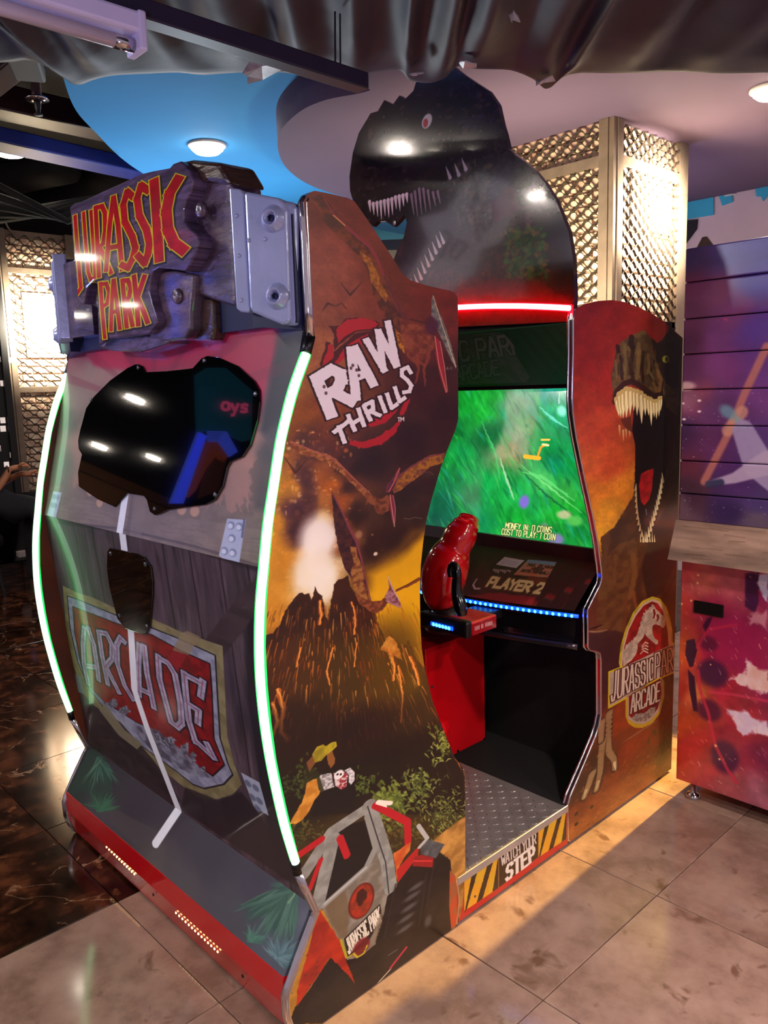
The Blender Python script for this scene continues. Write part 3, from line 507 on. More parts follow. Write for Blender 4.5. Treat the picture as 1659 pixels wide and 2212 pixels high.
    # arm, hide lines, claw
    for P, w, c in [([(1366,1200),(1372,1240),(1360,1290)], 12, '#6a4420'), ([(1352,1290),(1350,1330),(1346,1372)], 8, '#5c2c16'), ([(1368,1280),(1376,1320),(1366,1350)], 8, '#7a3a1c'), ([(1310,1180),(1304,1230),(1306,1290)], 10, '#54371c'), ([(1330,1200),(1326,1260)], 8, '#5c3c1e')]: cv.line(P, w, c, 4, .7, rough=4)
    cv.line([(1270,1360),(1288,1355),(1300,1350)], [2, 5, 2], '#1c0e0c', 1); cv.line([(1273,1364),(1292,1366),(1312,1360)], [2, 6, 2], '#7c5c44', 1.2)
    cv.poly([(1272,1368),(1330,1362),(1360,1370),(1345,1470),(1320,1500),(1300,1500),(1300,1412),(1272,1400)], '#2a1418', 6, .75)
    # legs and claws at the foot
    for P in ([(1316,1540),(1314,1600),(1316,1625),(1326,1640),(1328,1660)], [(1302,1600),(1298,1640),(1296,1670),(1288,1706)], [(1300,1560),(1298,1600)], [(1280,1670),(1270,1700),(1262,1722)]):
        q = spline(P, 7)
        cv.line(P, 18, '#241510', 2.5, .9)
        for i, a in enumerate(q): cv.blob(a[0], a[1], 9-3*(i/len(q)), 6, '#8a6c4a', .5, .85, ang=.3)
    cv.line([(1327,1648),(1330,1664)], [7, 1.5], '#c8b48a', 1); cv.line([(1292,1690),(1287,1708)], [8, 1.5], '#b8a27c', 1); cv.line([(1266,1708),(1261,1724)], [7, 1.5], '#b09a74', 1)
    for _ in range(300):
        x = R.uniform(1240, 1445); y = R.uniform(1620, 1800); cv.blob(x, y, R.uniform(1, 5), R.uniform(1, 3), R.choice(['#9a5a2c', '#4a2010', '#b8743c', '#8a3418']), .9, .35)
    for _ in range(120):
        x = R.uniform(1400, 1448); y = R.uniform(1450, 1640); cv.line([(x, y), (x+R.uniform(-3, 3), y-R.uniform(3, 14))], R.uniform(1, 4), R.choice(['#2c3414', '#4a4a1c', '#5c501e']), 1.5, .5)
    for (x, y) in [(1278, 1743), (1245, 1758), (1245, 1780)]: cv.blob(x, y, 4, 4, '#1c0c0a', .5)
    # park emblem
    g, s_ = '#b49a1c', '#b09a8c'
    c8 = lambda P: [(1270+x/5.978, 1280+y/5.978) for x, y in P]
    def arc(cx, cy, rx, ry, a0, a1, n=26): return [(cx+rx*math.cos(math.radians(a0+(a1-a0)*i/n)), cy-ry*math.sin(math.radians(a0+(a1-a0)*i/n))) for i in range(n+1)]
    ov = lambda d: [(430-d,960)]+arc(760,700,330+d,570+d,200,20,30)+[(1075+d,750)]
    cv.poly(c8([(415,990),(398,900),(420,700),(480,480),(580,260),(700,110),(830,50),(930,80),(1010,180),(1060,320),(1090,500),(1100,780),(860,880)]), g, 1.2, col2='#8a7a1c')
    cv.poly(c8([(430,985),(425,880),(448,700),(505,490),(595,290),(710,140),(830,80),(920,110),(990,200),(1040,340),(1070,520),(1080,780),(860,880)]), '#a8907c', 1.2)
    cv.poly(c8([(445,970),(450,880),(470,700),(530,480),(620,300),(720,170),(825,115),(900,140),(960,230),(1000,350),(1030,520),(1045,760),(850,850)]), '#8a1016', 1.2, col2='#5c0c10')
    sk = c8([(455,960),(455,760),(480,720),(490,670),(515,670),(530,640),(550,640),(560,610),(580,620),(595,580),(615,575),(635,540),(650,500),(660,450),(680,430),(672,385),(700,360),(690,320),(715,300),(712,262),(742,265),(738,222),(775,225),(790,190),(815,185),(825,150),(850,160),(875,210),(910,240),(945,280),(985,300),(1000,340),(1000,420),(970,460),(930,430),(880,410),(840,420),(830,450),(835,520),(860,590),(905,620),(905,660),(880,675),(840,640),(790,600),(750,560),(735,530),(715,580),(680,620),(650,700),(620,800),(560,880)])
    cv.poly(sk, s_, 1.1, col2='#8a7a70', tcell=14)
    for P in ([(850,225),(862,280),(848,325)], [(895,290),(910,330),(895,360)]): cv.line(c8(P), 5, '#5c0c10', 1)
    for k in range(4): cv.line(c8([(650+k*10, 640+k*50), (700+k*5, 690+k*20), (740, 640+k*40), (775, 660+k*40)]), 3, s_, 1)
    cv.poly(c8([(640,660),(700,600),(690,760),(640,820)]), '#5c1410', 1.5, .8)
    cv.poly(c8([(262,1020),(400,965),(860,840),(1110,640),(1110,1040),(860,1150),(500,1300),(500,1370),(258,1505)]), g, 1.2)
    cv.poly(c8([(285,1040),(410,985),(860,770),(1100,660),(1100,1030),(850,1130),(490,1350),(280,1470)]), '#8c7a70', 1.2, col2='#a08c80')
    cv.word('JURASSIC', c8([(300,1410),(850,1110),(845,840),(320,1030)]), 4.3, [(5, '#2a1214'), (0, '#b8a294')], gap=.36)
    cv.word('PARK', c8([(865,1105),(1180,960),(1160,690),(870,790)]), 4.3, [(5, '#2a1214'), (0, '#a49084')], gap=.3)
    cv.poly(c8([(485,1360),(520,1335),(950,1090),(985,1150),(985,1350),(930,1560),(830,1690),(700,1750),(600,1745),(520,1690),(485,1600)]), g, 1.2, .8); cv.poly(c8([(510,1345),(960,1100),(975,1300),(920,1530),(820,1650),(700,1705),(600,1690),(515,1630)]), '#9a8474', 1.2)
    cv.poly(c8([(528,1340),(930,1110),(950,1300),(900,1500),(800,1620),(690,1665),(600,1650),(530,1590)]), '#6a0f14', 1.2, col2='#4a0c10')
    cv.poly(c8([(560,1630),(620,1560),(720,1560),(800,1490),(880,1470),(840,1590),(740,1660),(640,1670)]), '#5c4c48', 1.5, rough=3, col2='#8a7c74', tcell=6)
    cv.word('ARCADE', c8([(555,1560),(925,1390),(935,1150),(560,1330)]), 4.2, [(3, '#2a1010'), (0, '#a8988c')], gap=.34)
    cv.line(c8([(460,1930),(600,1840),(880,1660)]), [2, 5, 3], '#7c5a44', 1.5, .8)

def art_upper(cv):
    R = random.Random(4)
    cv.field([(200,745,'#94203f'),(330,740,'#a61f42'),(450,740,'#ad1d42'),(560,720,'#b41c42'),(330,775,'#9c3450'),(480,775,'#a4364f'),(600,740,'#5c2c40'),(200,790,'#94776e'),(170,850,'#8c766c'),(230,780,'#9c7a70'),(560,850,'#b08078'),(570,920,'#b88878'),(560,1000,'#b88474'),(170,960,'#a07c6e'),(190,1040,'#a87c6c'),(530,1060,'#a87c70'),(420,1090,'#98786c'),(620,800,'#26262e'),(615,880,'#4a4a44'),(600,980,'#6e6a5c'),(590,1080,'#6e6458'),(585,1180,'#544a46'),(120,1000,'#6a6a5a'),(110,1080,'#6a6458'),(140,900,'#5a5048'),(300,1110,'#7c6a62'),(420,1150,'#77675e'),(250,1130,'#806e66')], 3.4)
    cv.poly([(190,775),(215,752),(600,680),(614,705),(592,780),(574,850),(556,905),(530,860),(500,790),(430,768),(330,800),(235,797),(205,790)], '#b21c46', 16, .95)
    cv.poly([(606,690),(690,690),(672,770),(640,850),(606,930),(592,960),(560,930),(574,850),(592,780)], '#282830', 14, .9)
    for k in range(15):
        a = math.radians(20+k*9.5); cx, cy = 330, 1000
        if k % 2: cv.poly([(cx, cy-120), (cx+430*math.cos(a), cy-430*math.sin(a)), (cx+430*math.cos(a+.09), cy-430*math.sin(a+.09))], '#7c1c3c', 4, .35)
    cv.poly([(600,700),(690,700),(672,770),(640,850),(600,960),(590,1100),(545,1100),(560,960),(590,850)], '#33323a', 20, .55)
    # tree line above the fold
    tl = [(85,1120)]; R2 = random.Random(9)
    for i in range(70):
        f_ = i/69; x = 100+f_*500; y = 1040+f_*70; tl.append((x, y+R2.uniform(-34, 16) if i % 2 else y+R2.uniform(2, 18)))
    tl += [(620,1120),(620,1240),(85,1150)]
    cv.poly(tl, '#6e5f57', 2, rough=5, rcell=8, col2='#7c6b62', tcell=20)
    cv.poly([(540,1010),(556,985),(570,960),(580,1000),(600,1040),(605,1100),(540,1080)], '#5c544c', 4, .6, rough=8)
    cv.poly([(85,1100),(125,1072),(260,1090),(280,1066),(318,1074),(345,1110),(480,1130),(600,1150),(600,1240),(85,1125)], '#76675f', 2, .95, col2='#83736a', tcell=26)
    for _ in range(170):
        x = R.uniform(95, 590); y = 1075+(x-95)*.2+R.uniform(-5, 45); cv.line([(x, y), (x+R.uniform(10, 50), y+R.uniform(3, 11))], R.uniform(.8, 2), R.choice(['#5c5048', '#8c7c72']), 1, .35)
    cv.line([(85,1122),(258,1142),(420,1180),(590,1232)], 5, '#44383a', 2, .6)
    for (x, y) in [(195,1062),(215,1085),(365,1090),(392,1100),(420,1104)]: cv.blob(x, y, 8, 10, '#c89a80', .4, .8)
    # metal strap and plates of the printed crate
    cv.line([(272,1060),(258,1150)], 14, '#e9ecf8', 1.3); cv.line([(288,1064),(276,1152)], 9, '#5c5250', 2, .6); cv.line([(300,1066),(292,1156)], 24, '#7a6c66', 2, .6)
    plate = '#aab0cc'
    cv.poly([(115,1061),(133,1064),(120,1120),(100,1117)], plate, 1.2); cv.poly([(490,1120),(530,1123),(514,1230),(472,1200)], plate, 1.2)
    for P in ([(117,1073),(124,1074)], [(113,1091),(119,1092)]):
        for (x, y) in P: cv.blob(x, y, 6, 6, '#8088a8', .6)
    for (x, y) in [(498,1135),(516,1138),(500,1163),(484,1190),(502,1194)]: cv.blob(x, y, 5.5, 6.5, '#6f789c', .5); cv.blob(x-1.5, y+1, 4, 4.5, '#c8ccdf', .6)
    cv.line([(527,1122),(522,1160)], 3, '#5c6080', 1)

def art_lower(cv):
    R = random.Random(14)
    cv.grain(.35, 16, 3, 1., 9.); cv.grain(.25, 5, 4, 1., 12.)
    cv.poly([(560,1230),(600,1230),(600,1500),(640,1700),(650,1900),(600,1900),(560,1700),(530,1500),(530,1300)], '#1c1a24', 12, .8)
    cv.poly([(85,1120),(110,1125),(115,1300),(190,1560),(230,1640),(190,1640),(140,1500),(95,1300)], '#1f2420', 10, .7)
    cv.line([(85,1118),(258,1142),(420,1182),(590,1236)], 16, '#2a2228', 6, .7)
    # planks: joints and the two braces of the crate
    for x0 in [-1.22, -1.08, -.94, -.80, -.5, -.36, -.22, -.10]: cv.line([(x0, .3), (x0, 1.17)], 3, '#1b141a', 1.5, .55, raw=True)
    brace = '#43343c'
    cv.poly([(540,1255),(600,1262),(420,1500),(360,1490)], brace, 2, 1, col2='#382b33', tcell=20, sx=4)
    cv.line([(465,1238),(358,1500)], 1, '#1b141a', 1, 0)
    # shield
    yel, sil, rd = '#8c8260', '#9a9cb4', '#8e141e'
    cD = lambda P: [(100+x/3.318, 1200+y/3.318) for x, y in P]
    shield = cD([(118,215),(210,262),(330,300),(480,370),(750,448),(960,545),(1262,648),(1275,880),(1295,1290),(1345,1490),(1400,1640),(1330,1720),(1180,1755),(1080,1730),(960,1640),(650,1390),(520,1290),(380,1110),(270,1000),(165,710),(140,520)])
    cv.poly(shield, yel, 1.3, col2='#746a4c', tcell=22)
    sil_ = cD([(150,290),(220,312),(480,420),(760,520),(960,600),(1210,715),(1220,900),(1245,1310),(1300,1490),(1335,1570),(1270,1640),(1130,1670),(1050,1640),(930,1545),(690,1370),(560,1280),(420,1100),(310,960),(225,760),(170,520)])
    cv.poly(sil_, sil, 1.3, col2='#7c7e98', tcell=16)
    cv.line(sil_+sil_[:1], 2.6, '#26242e', 1)
    red_ = cD([(190,365),(240,385),(500,485),(760,570),(960,680),(1170,775),(1185,950),(1200,1310),(1275,1500),(1190,1580),(1060,1490),(900,1370),(740,1240),(640,1190),(420,1050),(330,960),(250,790),(205,560)])
    cv.poly(red_, rd, 1.3, col2='#6c1018', tcell=14); cv.line(red_+red_[:1], 2.6, '#26181e', 1)
    cv.poly(cD([(640,1200),(800,1250),(1000,1420),(1180,1590),(1100,1590),(960,1530),(760,1400),(660,1300)]), '#4a4656', 5, .9, col2='#8a8aa0', tcell=20)
    for (x, y, w_, h_) in [(430,1060,30,20),(480,1060,50,60),(560,1110,70,50),(800,1320,50,80),(880,1340,80,70),(990,1390,60,80),(1050,1440,40,60),(1120,1530,40,30)]:
        P = [(x+w_*(math.cos(a))*R.uniform(.4, .8), y+h_*math.sin(a)*R.uniform(.4, .8)) for a in [2*math.pi*i/16 for i in range(16)]]; cv.poly(cD(P), '#8c8c9c', 1, rough=2, col2='#4c4c5c', tcell=6)
    # ARCADE
    L = {'A': [[(270,520),(262,640),(270,780),(300,920)],[(300,520),(340,640),(365,800),(375,890)],[(285,790),(350,800)]],
         'R': [[(375,550),(400,720),(440,920)],[(380,550),(430,560),(470,640),(470,740),(420,800)],[(430,800),(520,980)]],
         'C': [[(560,620),(530,590),(505,640),(510,780),(560,930),(620,1030)]],
         'A2': [[(665,640),(660,800),(665,1000)],[(700,650),(720,840),(770,1090)],[(680,960),(740,990)]],
         'D': [[(800,720),(810,880),(890,1180)],[(800,730),(870,770),(920,850),(960,1060),(970,1200),(940,1230),(890,1190)]],
         'E': [[(985,840),(1000,1000),(1020,1180),(1070,1340)],[(985,850),(1120,920)],[(1120,900),(1105,1010)],[(1010,1060),(1090,1110),(1085,1200)],[(1060,1320),(1190,1440)],[(1150,1350),(1200,1450)]]}
    for P in L.values():
        for s_ in P: cv.line(cD(s_), 18, '#14101c', 2.5, .8, sharp=True)
    for P in L.values():
        for s_ in P: cv.line(cD(s_), 12, '#8e88a4', 1.2, col2='#aea8c4', tcell=14, sharp=True)
    for P in L.values():
        for s_ in P: cv.line(cD(s_), 2.2, '#8a3c58', 1, .7)
    # crate strap, brace over the shield, dark planks below
    cv.poly(cD([(1010,540),(1100,580),(1020,715),(905,680),(960,560)]), '#8c785e', 1.5, .75); cv.poly(cD([(900,690),(1010,715),(940,830),(860,740)]), '#98182a', 1.5, .7)
    cv.poly([(150,1690),(250,1560),(300,1600),(380,1720),(360,1740),(190,1615)], '#241b22', 5, .0)
    cv.poly([(195,1520),(260,1560),(330,1640),(390,1730),(370,1745),(280,1680),(195,1600),(180,1560)], '#231a20', 4, .85, col2='#30262c')
    cv.poly(cD([(380,1110),(520,1290),(650,1390),(690,1350),(560,1250),(420,1060)]), '#857d66', 1.3, .9)
    cv.poly([(555,1752),(620,1850),(650,1920),(390,1750),(400,1700),(470,1728),(520,1710)], '#251d24', 6, .8)
    cv.line([(262,1136),(270,1200),(283,1370),(290,1490),(320,1580),(384,1745)], 14, '#ebedf9', 1.5)
    cv.line([(290,1150),(296,1210)], 16, '#4a3e48', 2, .5)
    plate = '#a0a6c0'
    cv.poly([(520,1668),(560,1690),(580,1762),(548,1742)], plate, 1.2); cv.poly([(149,1450),(176,1462),(182,1500),(162,1492)], '#7c8a94', 1.2, .8)
    for (x, y) in [(535,1692),(552,1702),(545,1722),(560,1730),(556,1746)]: cv.blob(x, y, 5, 6, '#666c88', .6)
    cv.poly([(591,1236),(472,1206),(476,1190),(516,1226)], '#a8adc8', 1.2, .0)

def art_skirt(cv):
    R = random.Random(21)
    cv.grain(.2, 20, 2); cv.field([(200,1640,'#25292a'),(250,1680,'#332f38'),(300,1750,'#352f39'),(380,1800,'#37313b'),(450,1850,'#38323e'),(550,1900,'#3c3846'),(620,1950,'#4c4c5c'),(660,1990,'#5c6070'),(600,2040,'#4a5260'),(500,1980,'#44424c'),(400,1900,'#4a444a'),(330,1860,'#504848'),(220,1750,'#46424c'),(170,1700,'#2c3a38')], 3)
    cv.poly([(330,1790),(352,1800),(360,1860),(320,1850),(240,1780),(230,1740)], '#4c4448', 6, .6)
    cv.line([(386,1748),(336,1822)], 15, '#e6e8f6', 2); cv.poly([(372,1740),(400,1752),(380,1780),(360,1770)], '#d8dcf0', 1, .0)
    def frond(cx, cy, n, l0, l1, a0, a1, cols, w):
        for i in range(n):
            a = math.radians(R.uniform(a0, a1)); l = R.uniform(l0, l1); x1 = cx+l*math.cos(a); y1 = cy+l*math.sin(a)
            cv.line([(cx+R.uniform(-6, 6), cy+R.uniform(-4, 4)), ((cx+x1)/2+R.uniform(-5, 5), (cy+y1)/2), (x1, y1)], [w, w*1.3, .4], R.choice(cols), 1.3, R.uniform(.5, .9))
    cols = ['#3f6458', '#2e5048', '#557a6c', '#284a3e', '#4a705f']
    cv.poly([(190,1620),(215,1618),(240,1660),(243,1720),(235,1740),(180,1710),(150,1715)], '#2c423c', 6, .85, rough=4)
    frond(215, 1640, 60, 20, 80, 40, 130, cols, 3.4); frond(215, 1750, 60, 10, 50, -160, 10, ['#3c6a52', '#2c5844'], 2.6)
    frond(640, 1910, 190, 40, 150, 92, 160, cols, 5.5); frond(640, 1912, 40, 20, 60, 150, 200, cols, 3)
    cv.line([(646,1908),(634,1935),(622,1950)], 2.4, '#7a9a7a', 1)
    frond(600, 2070, 70, 15, 60, -150, 60, ['#5c7c84', '#46646c', '#6c8c94'], 2.6); frond(540, 2030, 40, 10, 40, -140, 20, ['#3c6a5c', '#4c7a6c'], 2.6); frond(655, 2030, 40, 10, 60, 60, 140, ['#5c7c84', '#46646c'], 2.4)

def art_sign(cv):
    c6 = lambda P: [(130+x/3.016, 340+y/3.016) for x, y in P]
    cv.grain(.35, 26, 3, 2., 1.); cv.grain(.3, 8, 4, 4., 1.)
    R = random.Random(3)
    for _ in range(160):
        x = R.uniform(140, 420); y = R.uniform(350, 740); cv.line([(x, y), (x+R.uniform(6, 24), y-R.uniform(1, 8))], R.uniform(.8, 2.6), R.choice(['#241822', '#7c6880', '#3a2a3c']), 1, .5)
    J = [([[(97,385),(104,500),(116,640),(128,780),(134,850),(112,885)]], 8.5, 1), ([[(152,362),(163,520),(182,745),(198,795)], [(200,352),(214,560),(222,690),(228,780),(198,800)]], 7.5, 1),
         ([[(230,325),(242,560),(252,775)], [(228,330),(272,318),(290,360),(292,470),(280,560),(245,600)], [(255,585),(292,660),(330,752)]], 9, 1),
         ([[(345,262),(322,440),(306,640),(298,735)], [(348,262),(376,440),(402,730)], [(318,590),(390,575)]], 9.5, 1),
         ([[(470,255),(435,225),(410,310),(420,420),(470,520),(488,590),(470,660),(440,720),(400,700)]], 12, 1),
         ([[(570,215),(525,185),(500,270),(515,380),(560,470),(580,560),(570,630),(548,690),(505,640)]], 12.5, 1),
         ([[(610,160),(628,400),(643,662)]], 16, 1), ([[(765,145),(712,235),(690,350),(700,470),(740,560),(800,605)]], 17.5, 1)]
    P2 = [([[(262,820),(272,980),(290,1175)], [(262,828),(300,822),(318,880),(306,950),(275,975)]], 8, 1), ([[(345,800),(335,960),(330,1125)], [(350,800),(370,960),(388,1115)], [(338,1010),(375,1000)]], 8, 1),
          ([[(405,800),(418,950),(432,1105)], [(408,805),(440,800),(458,850),(448,910),(420,940)], [(438,940),(470,1095)]], 8.5, 1), ([[(480,775),(496,930),(508,1090)], [(548,775),(520,860),(500,925)], [(508,925),(545,1010),(568,1075)]], 9, 1)]
    for grp in (J, P2):
        for st, w, _ in grp:
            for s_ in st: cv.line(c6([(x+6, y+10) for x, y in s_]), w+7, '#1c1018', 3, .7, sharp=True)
        for st, w, _ in grp:
            for s_ in st: cv.line(c6(s_), w+4, '#d8c81c', 1, sharp=True)
            for s_ in st: cv.line(c6(s_), w, '#c80a1c', 1, sharp=True, col2='#a80818', tcell=30)

def art_riser(cv):
    yel, bk = '#c8a01c', '#1c0c0c'
    cv.im[:] = np.array(cv.c('#b4101c'), np.float32)
    quadA = [(1003,1900),(1077,1852),(1077,1918),(1003,1968)]; quadB = [(1163,1796),(1224,1752),(1224,1812),(1163,1852)]
    for q in (quadA, quadB):
        cv.poly(q, yel, 1, col2='#d8941c', tcell=60)
        (xa, yt), (xb, yt2) = q[0], q[1]; yb, yb2 = q[3][1], q[2][1]; w = xb-xa
        f = lambda u, v: (xa+u*w, (yt*(1-u)+yt2*u)*(1-v)+(yb*(1-u)+yb2*u)*v)
        for k in (-.1, .36, .82):
            P = [f(k+.32, 0), f(k+.49, 0), f(k+.17, 1), f(k, 1)]
            P = [(min(max(a, xa), xb), b) for a, b in P]; cv.poly(P, bk, 1, rough=1.5, rcell=6)
    cv.poly([(1078,1852),(1162,1796),(1162,1852),(1078,1917)], bk, 1)
    cv.word('WATCH YOUR', [(1084,1870),(1158,1822),(1157,1800),(1083,1850)], 3.0, [(0, '#c8bcb8')], gap=.3, sharp=True)
    cv.word('STEP', [(1094,1902),(1156,1856),(1152,1828),(1096,1870)], 8, [(0, '#dcd2ce')], gap=.5, sharp=True)
    cv.line([(1077,1853),(1077,1917)], 1.5, '#8a7040', 1); cv.line([(1163,1797),(1163,1851)], 1.5, '#8a7040', 1)

def art_header(cv):
    R = random.Random(12)
    cv.field([(800,300,'#241618'),(900,200,'#1c1620'),(1000,200,'#1a1828'),(1050,260,'#1e1a2e'),(850,350,'#1c1214'),(780,420,'#2a1c18'),(900,330,'#1a1214'),(1000,330,'#221a1e'),(1090,400,'#241c30'),(1160,420,'#2a1228'),(1200,480,'#22101c'),(1000,420,'#2a2220'),(900,450,'#1c1012'),(960,470,'#20141a'),(880,540,'#322020'),(920,600,'#3a2a28'),(1000,560,'#2a1a16'),(1080,560,'#2e1c10'),(1140,520,'#22340f'),(1130,570,'#28401a'),(1100,520,'#342410'),(1200,560,'#241a10'),(1060,620,'#341608'),(1150,640,'#38120a'),(1000,650,'#4a160c'),(1220,650,'#2a0f0a'),(1230,600,'#1a0e0c'),(1140,460,'#2e1020')], 3)
    cv.grain(.35, 16, 61); cv.grain(.25, 5, 62)
    for _ in range(420):
        x = R.uniform(770, 1090); y = R.uniform(200, 500); cv.blob(x, y, R.uniform(2, 8), R.uniform(2, 5), R.choice(['#120c10', '#3a2a26', '#4c3a30']), .8, .3)
    for _ in range(200): cv.blob(R.uniform(980, 1060), R.uniform(350, 480), R.uniform(2, 7), R.uniform(2, 10), R.choice(['#4a4236', '#14100e', '#5c4c3a']), .8, .4)
    for _ in range(260): cv.blob(R.uniform(1090, 1180), R.uniform(490, 600), R.uniform(2, 7), R.uniform(2, 7), R.choice(['#2c5018', '#16240c', '#5c4418', '#1c3a14']), .8, .5)
    cv.line([(762,330),(790,350),(830,356),(870,345)], [4, 14, 12, 4], '#0e0a0c', 4, .8); cv.blob(800, 290, 8, 16, '#4a3430', 1, .6)
    cv.blob(922, 262, 12, 15, '#b8aca4', .3, .9, ang=-.4); cv.blob(919, 266, 6, 9, '#8a1418', .5, .8)
    cv.line([(770,440),(810,418),(850,410),(890,408),(920,380),(960,340),(1000,320)], [10, 16, 16, 14, 10, 8, 5], '#2a1c1a', 4, .8)
    for (x, y, l) in [(798,436,22),(806,440,24),(814,438,30),(822,436,38),(830,434,32),(838,432,38),(846,430,34),(854,426,26),(862,424,32),(870,422,24),(878,420,18)]: cv.line([(x, y), (x+2, y+l)], [9, 1], '#c8a8a4', 1.2)
    for (x, y, l) in [(888,420,44),(896,414,54),(905,408,56),(914,408,50),(924,412,40),(935,416,30),(945,414,26)]: cv.line([(x, y), (x+6, y+l)], [7, 1.5], '#8c6c74', 1.5, .8)
    for (x, y) in [(890,610),(897,600),(904,586),(912,572),(920,558),(928,544),(936,530),(944,516),(952,508),(1000,350),(985,362),(966,368)]: cv.line([(x+6, y+16), (x-3, y-8)], [8, 1], '#b0a4a0', 1.2, .9)
    cv.poly([(884,470),(930,460),(965,455),(940,500),(912,548),(888,590),(862,600),(868,545)], '#2c1a22', 8, .7, rough=5)
    cv.poly([(1060,440),(1090,400),(1110,400),(1120,440),(1098,470),(1066,480)], '#5a1c30', 14, .5, rough=8)
    cv.poly([(990,640),(1060,600),(1160,610),(1236,650),(1236,700),(985,700)], '#4c140c', 14, .6)

def art_marquee(cv):
    cv.grain(.3, 20, 5)
    cv.poly([(900,716),(1075,718),(1100,750),(1142,814),(1135,826),(900,836)], '#4c3c46', 2, col2='#3c2e38', tcell=20)
    cv.word('JURASSIC PARK', [(850,798),(1128,762),(1118,722),(845,756)], 11, [(7, '#1c1218'), (0, '#6a5862')], gap=.3); cv.word('ARCADE', [(985,824),(1078,808),(1070,778),(978,794)], 9, [(6, '#1c1218'), (0, '#5c4c58')], gap=.3)
    cv.poly([(1085,716),(1240,712),(1240,806),(1150,806)], '#0d0a0c', 2)

def art_screen(cv):
    R = random.Random(33)
    cv.field([(950,1000,'#0c7c30'),(1000,860,'#0c9028'),(1040,880,'#14a02c'),(980,930,'#0a6a28'),(1010,980,'#0c8a3c'),(960,1080,'#0a5c3c'),(1000,1080,'#087038'),(1060,860,'#18a030'),(1060,940,'#0a5a2c'),(1040,1040,'#0c9a44'),(1090,1050,'#149a40'),(940,1130,'#0a5040'),(1030,1120,'#0e8a4c'),(1120,880,'#6c9a78'),(1110,950,'#86a07a'),(1090,990,'#a08c60'),(1150,860,'#3c9a78'),(1180,850,'#1c9a80'),(1200,880,'#14a878'),(1150,930,'#5c9a58'),(1190,960,'#0c7c3c'),(1220,880,'#0a8a5c'),(1210,1000,'#0a7c50'),(1240,1000,'#0c8a3a'),(1170,1040,'#48b058'),(1220,1060,'#2c9a3c'),(1200,1100,'#18a028'),(1260,1100,'#14982c'),(1140,1090,'#1ca04c'),(1110,1120,'#149a30'),(1160,1150,'#0c8a2c'),(1270,1160,'#0c7c30'),(900,1000,'#0a5c30'),(850,1000,'#0c4a28')], 3)
    cv.grain(.22, 18, 71, 1., 2.)
    for _ in range(620):
        x = R.uniform(860, 1290); y = R.uniform(830, 1190); a = R.uniform(.85, 1.3); l = R.uniform(10, 60)
        c = R.choice(['#0a5a2c', '#18b838', '#30c850', '#0c7c50', '#064028', '#20a8a0', '#50c060', '#0a6c20'])
        cv.line([(x, y), (x+l*math.cos(a)*.5+2, y+l*math.sin(a)*.5), (x+l*math.cos(a), y+l*math.sin(a))], [.6, R.uniform(2, 9), .6], c, 4, R.uniform(.15, .5))
    for P, w, c in [([(1080,990),(1095,1040),(1110,1080)], 7, '#b0d8b0'), ([(1120,1010),(1180,1070),(1260,1130)], 4, '#105030'), ([(1125,1005),(1190,1055),(1255,1108)], 4, '#80e080'), ([(1165,880),(1195,905),(1225,925)], 6, '#80e8d0'), ([(1130,1020),(1170,1030),(1240,1080)], 8, '#60d070'), ([(1040,910),(1070,980),(1080,1040)], 6, '#50b870'), ([(1208,850),(1207,870)], 4, '#c0f0e0')]: cv.line(P, [w*.3, w, w*.3], c, 3, .8, rough=3)
    cv.blob(1213, 888, 10, 14, '#a0f8e0', .9, .8, ang=.6)
    cv.poly([(1092,842),(1168,842),(1160,900),(1145,950),(1138,985),(1080,992),(1064,988),(1085,940),(1094,890)], '#a8a48c', 12, .38)
    cv.line([(1134,986),(1164,990)], 10, '#ffb030', 2); cv.line([(1162,984),(1168,966),(1180,960)], 5, '#ff9a28', 1.5); cv.line([(1170,950),(1186,950)], 5, '#ffc050', 1.5); cv.line([(1172,960),(1184,962)], 5, '#ffe0a0', 1.5)
    cv.blob(1132, 1084, 12, 16, '#8060d0', .8, .9); cv.blob(1218, 1112, 16, 10, '#c8b890', .8, .8); cv.blob(1200, 1165, 18, 14, '#9070c0', .8, .8); cv.blob(1240, 1125, 18, 12, '#70c860', .8, .6); cv.blob(1175, 1140, 10, 12, '#a080a0', .8, .5)
    for q, s_ in (([(1091,1141),(1190,1152),(1192,1139),(1093,1129)], 'MONEY IN: 0 COINS'), ([(1083,1154),(1198,1167),(1200,1154),(1085,1142)], 'COST TO PLAY: 1 COIN')): cv.word(s_, q, 2.0, [(2.2, '#144018'), (0, '#f4eca0')], gap=.42)

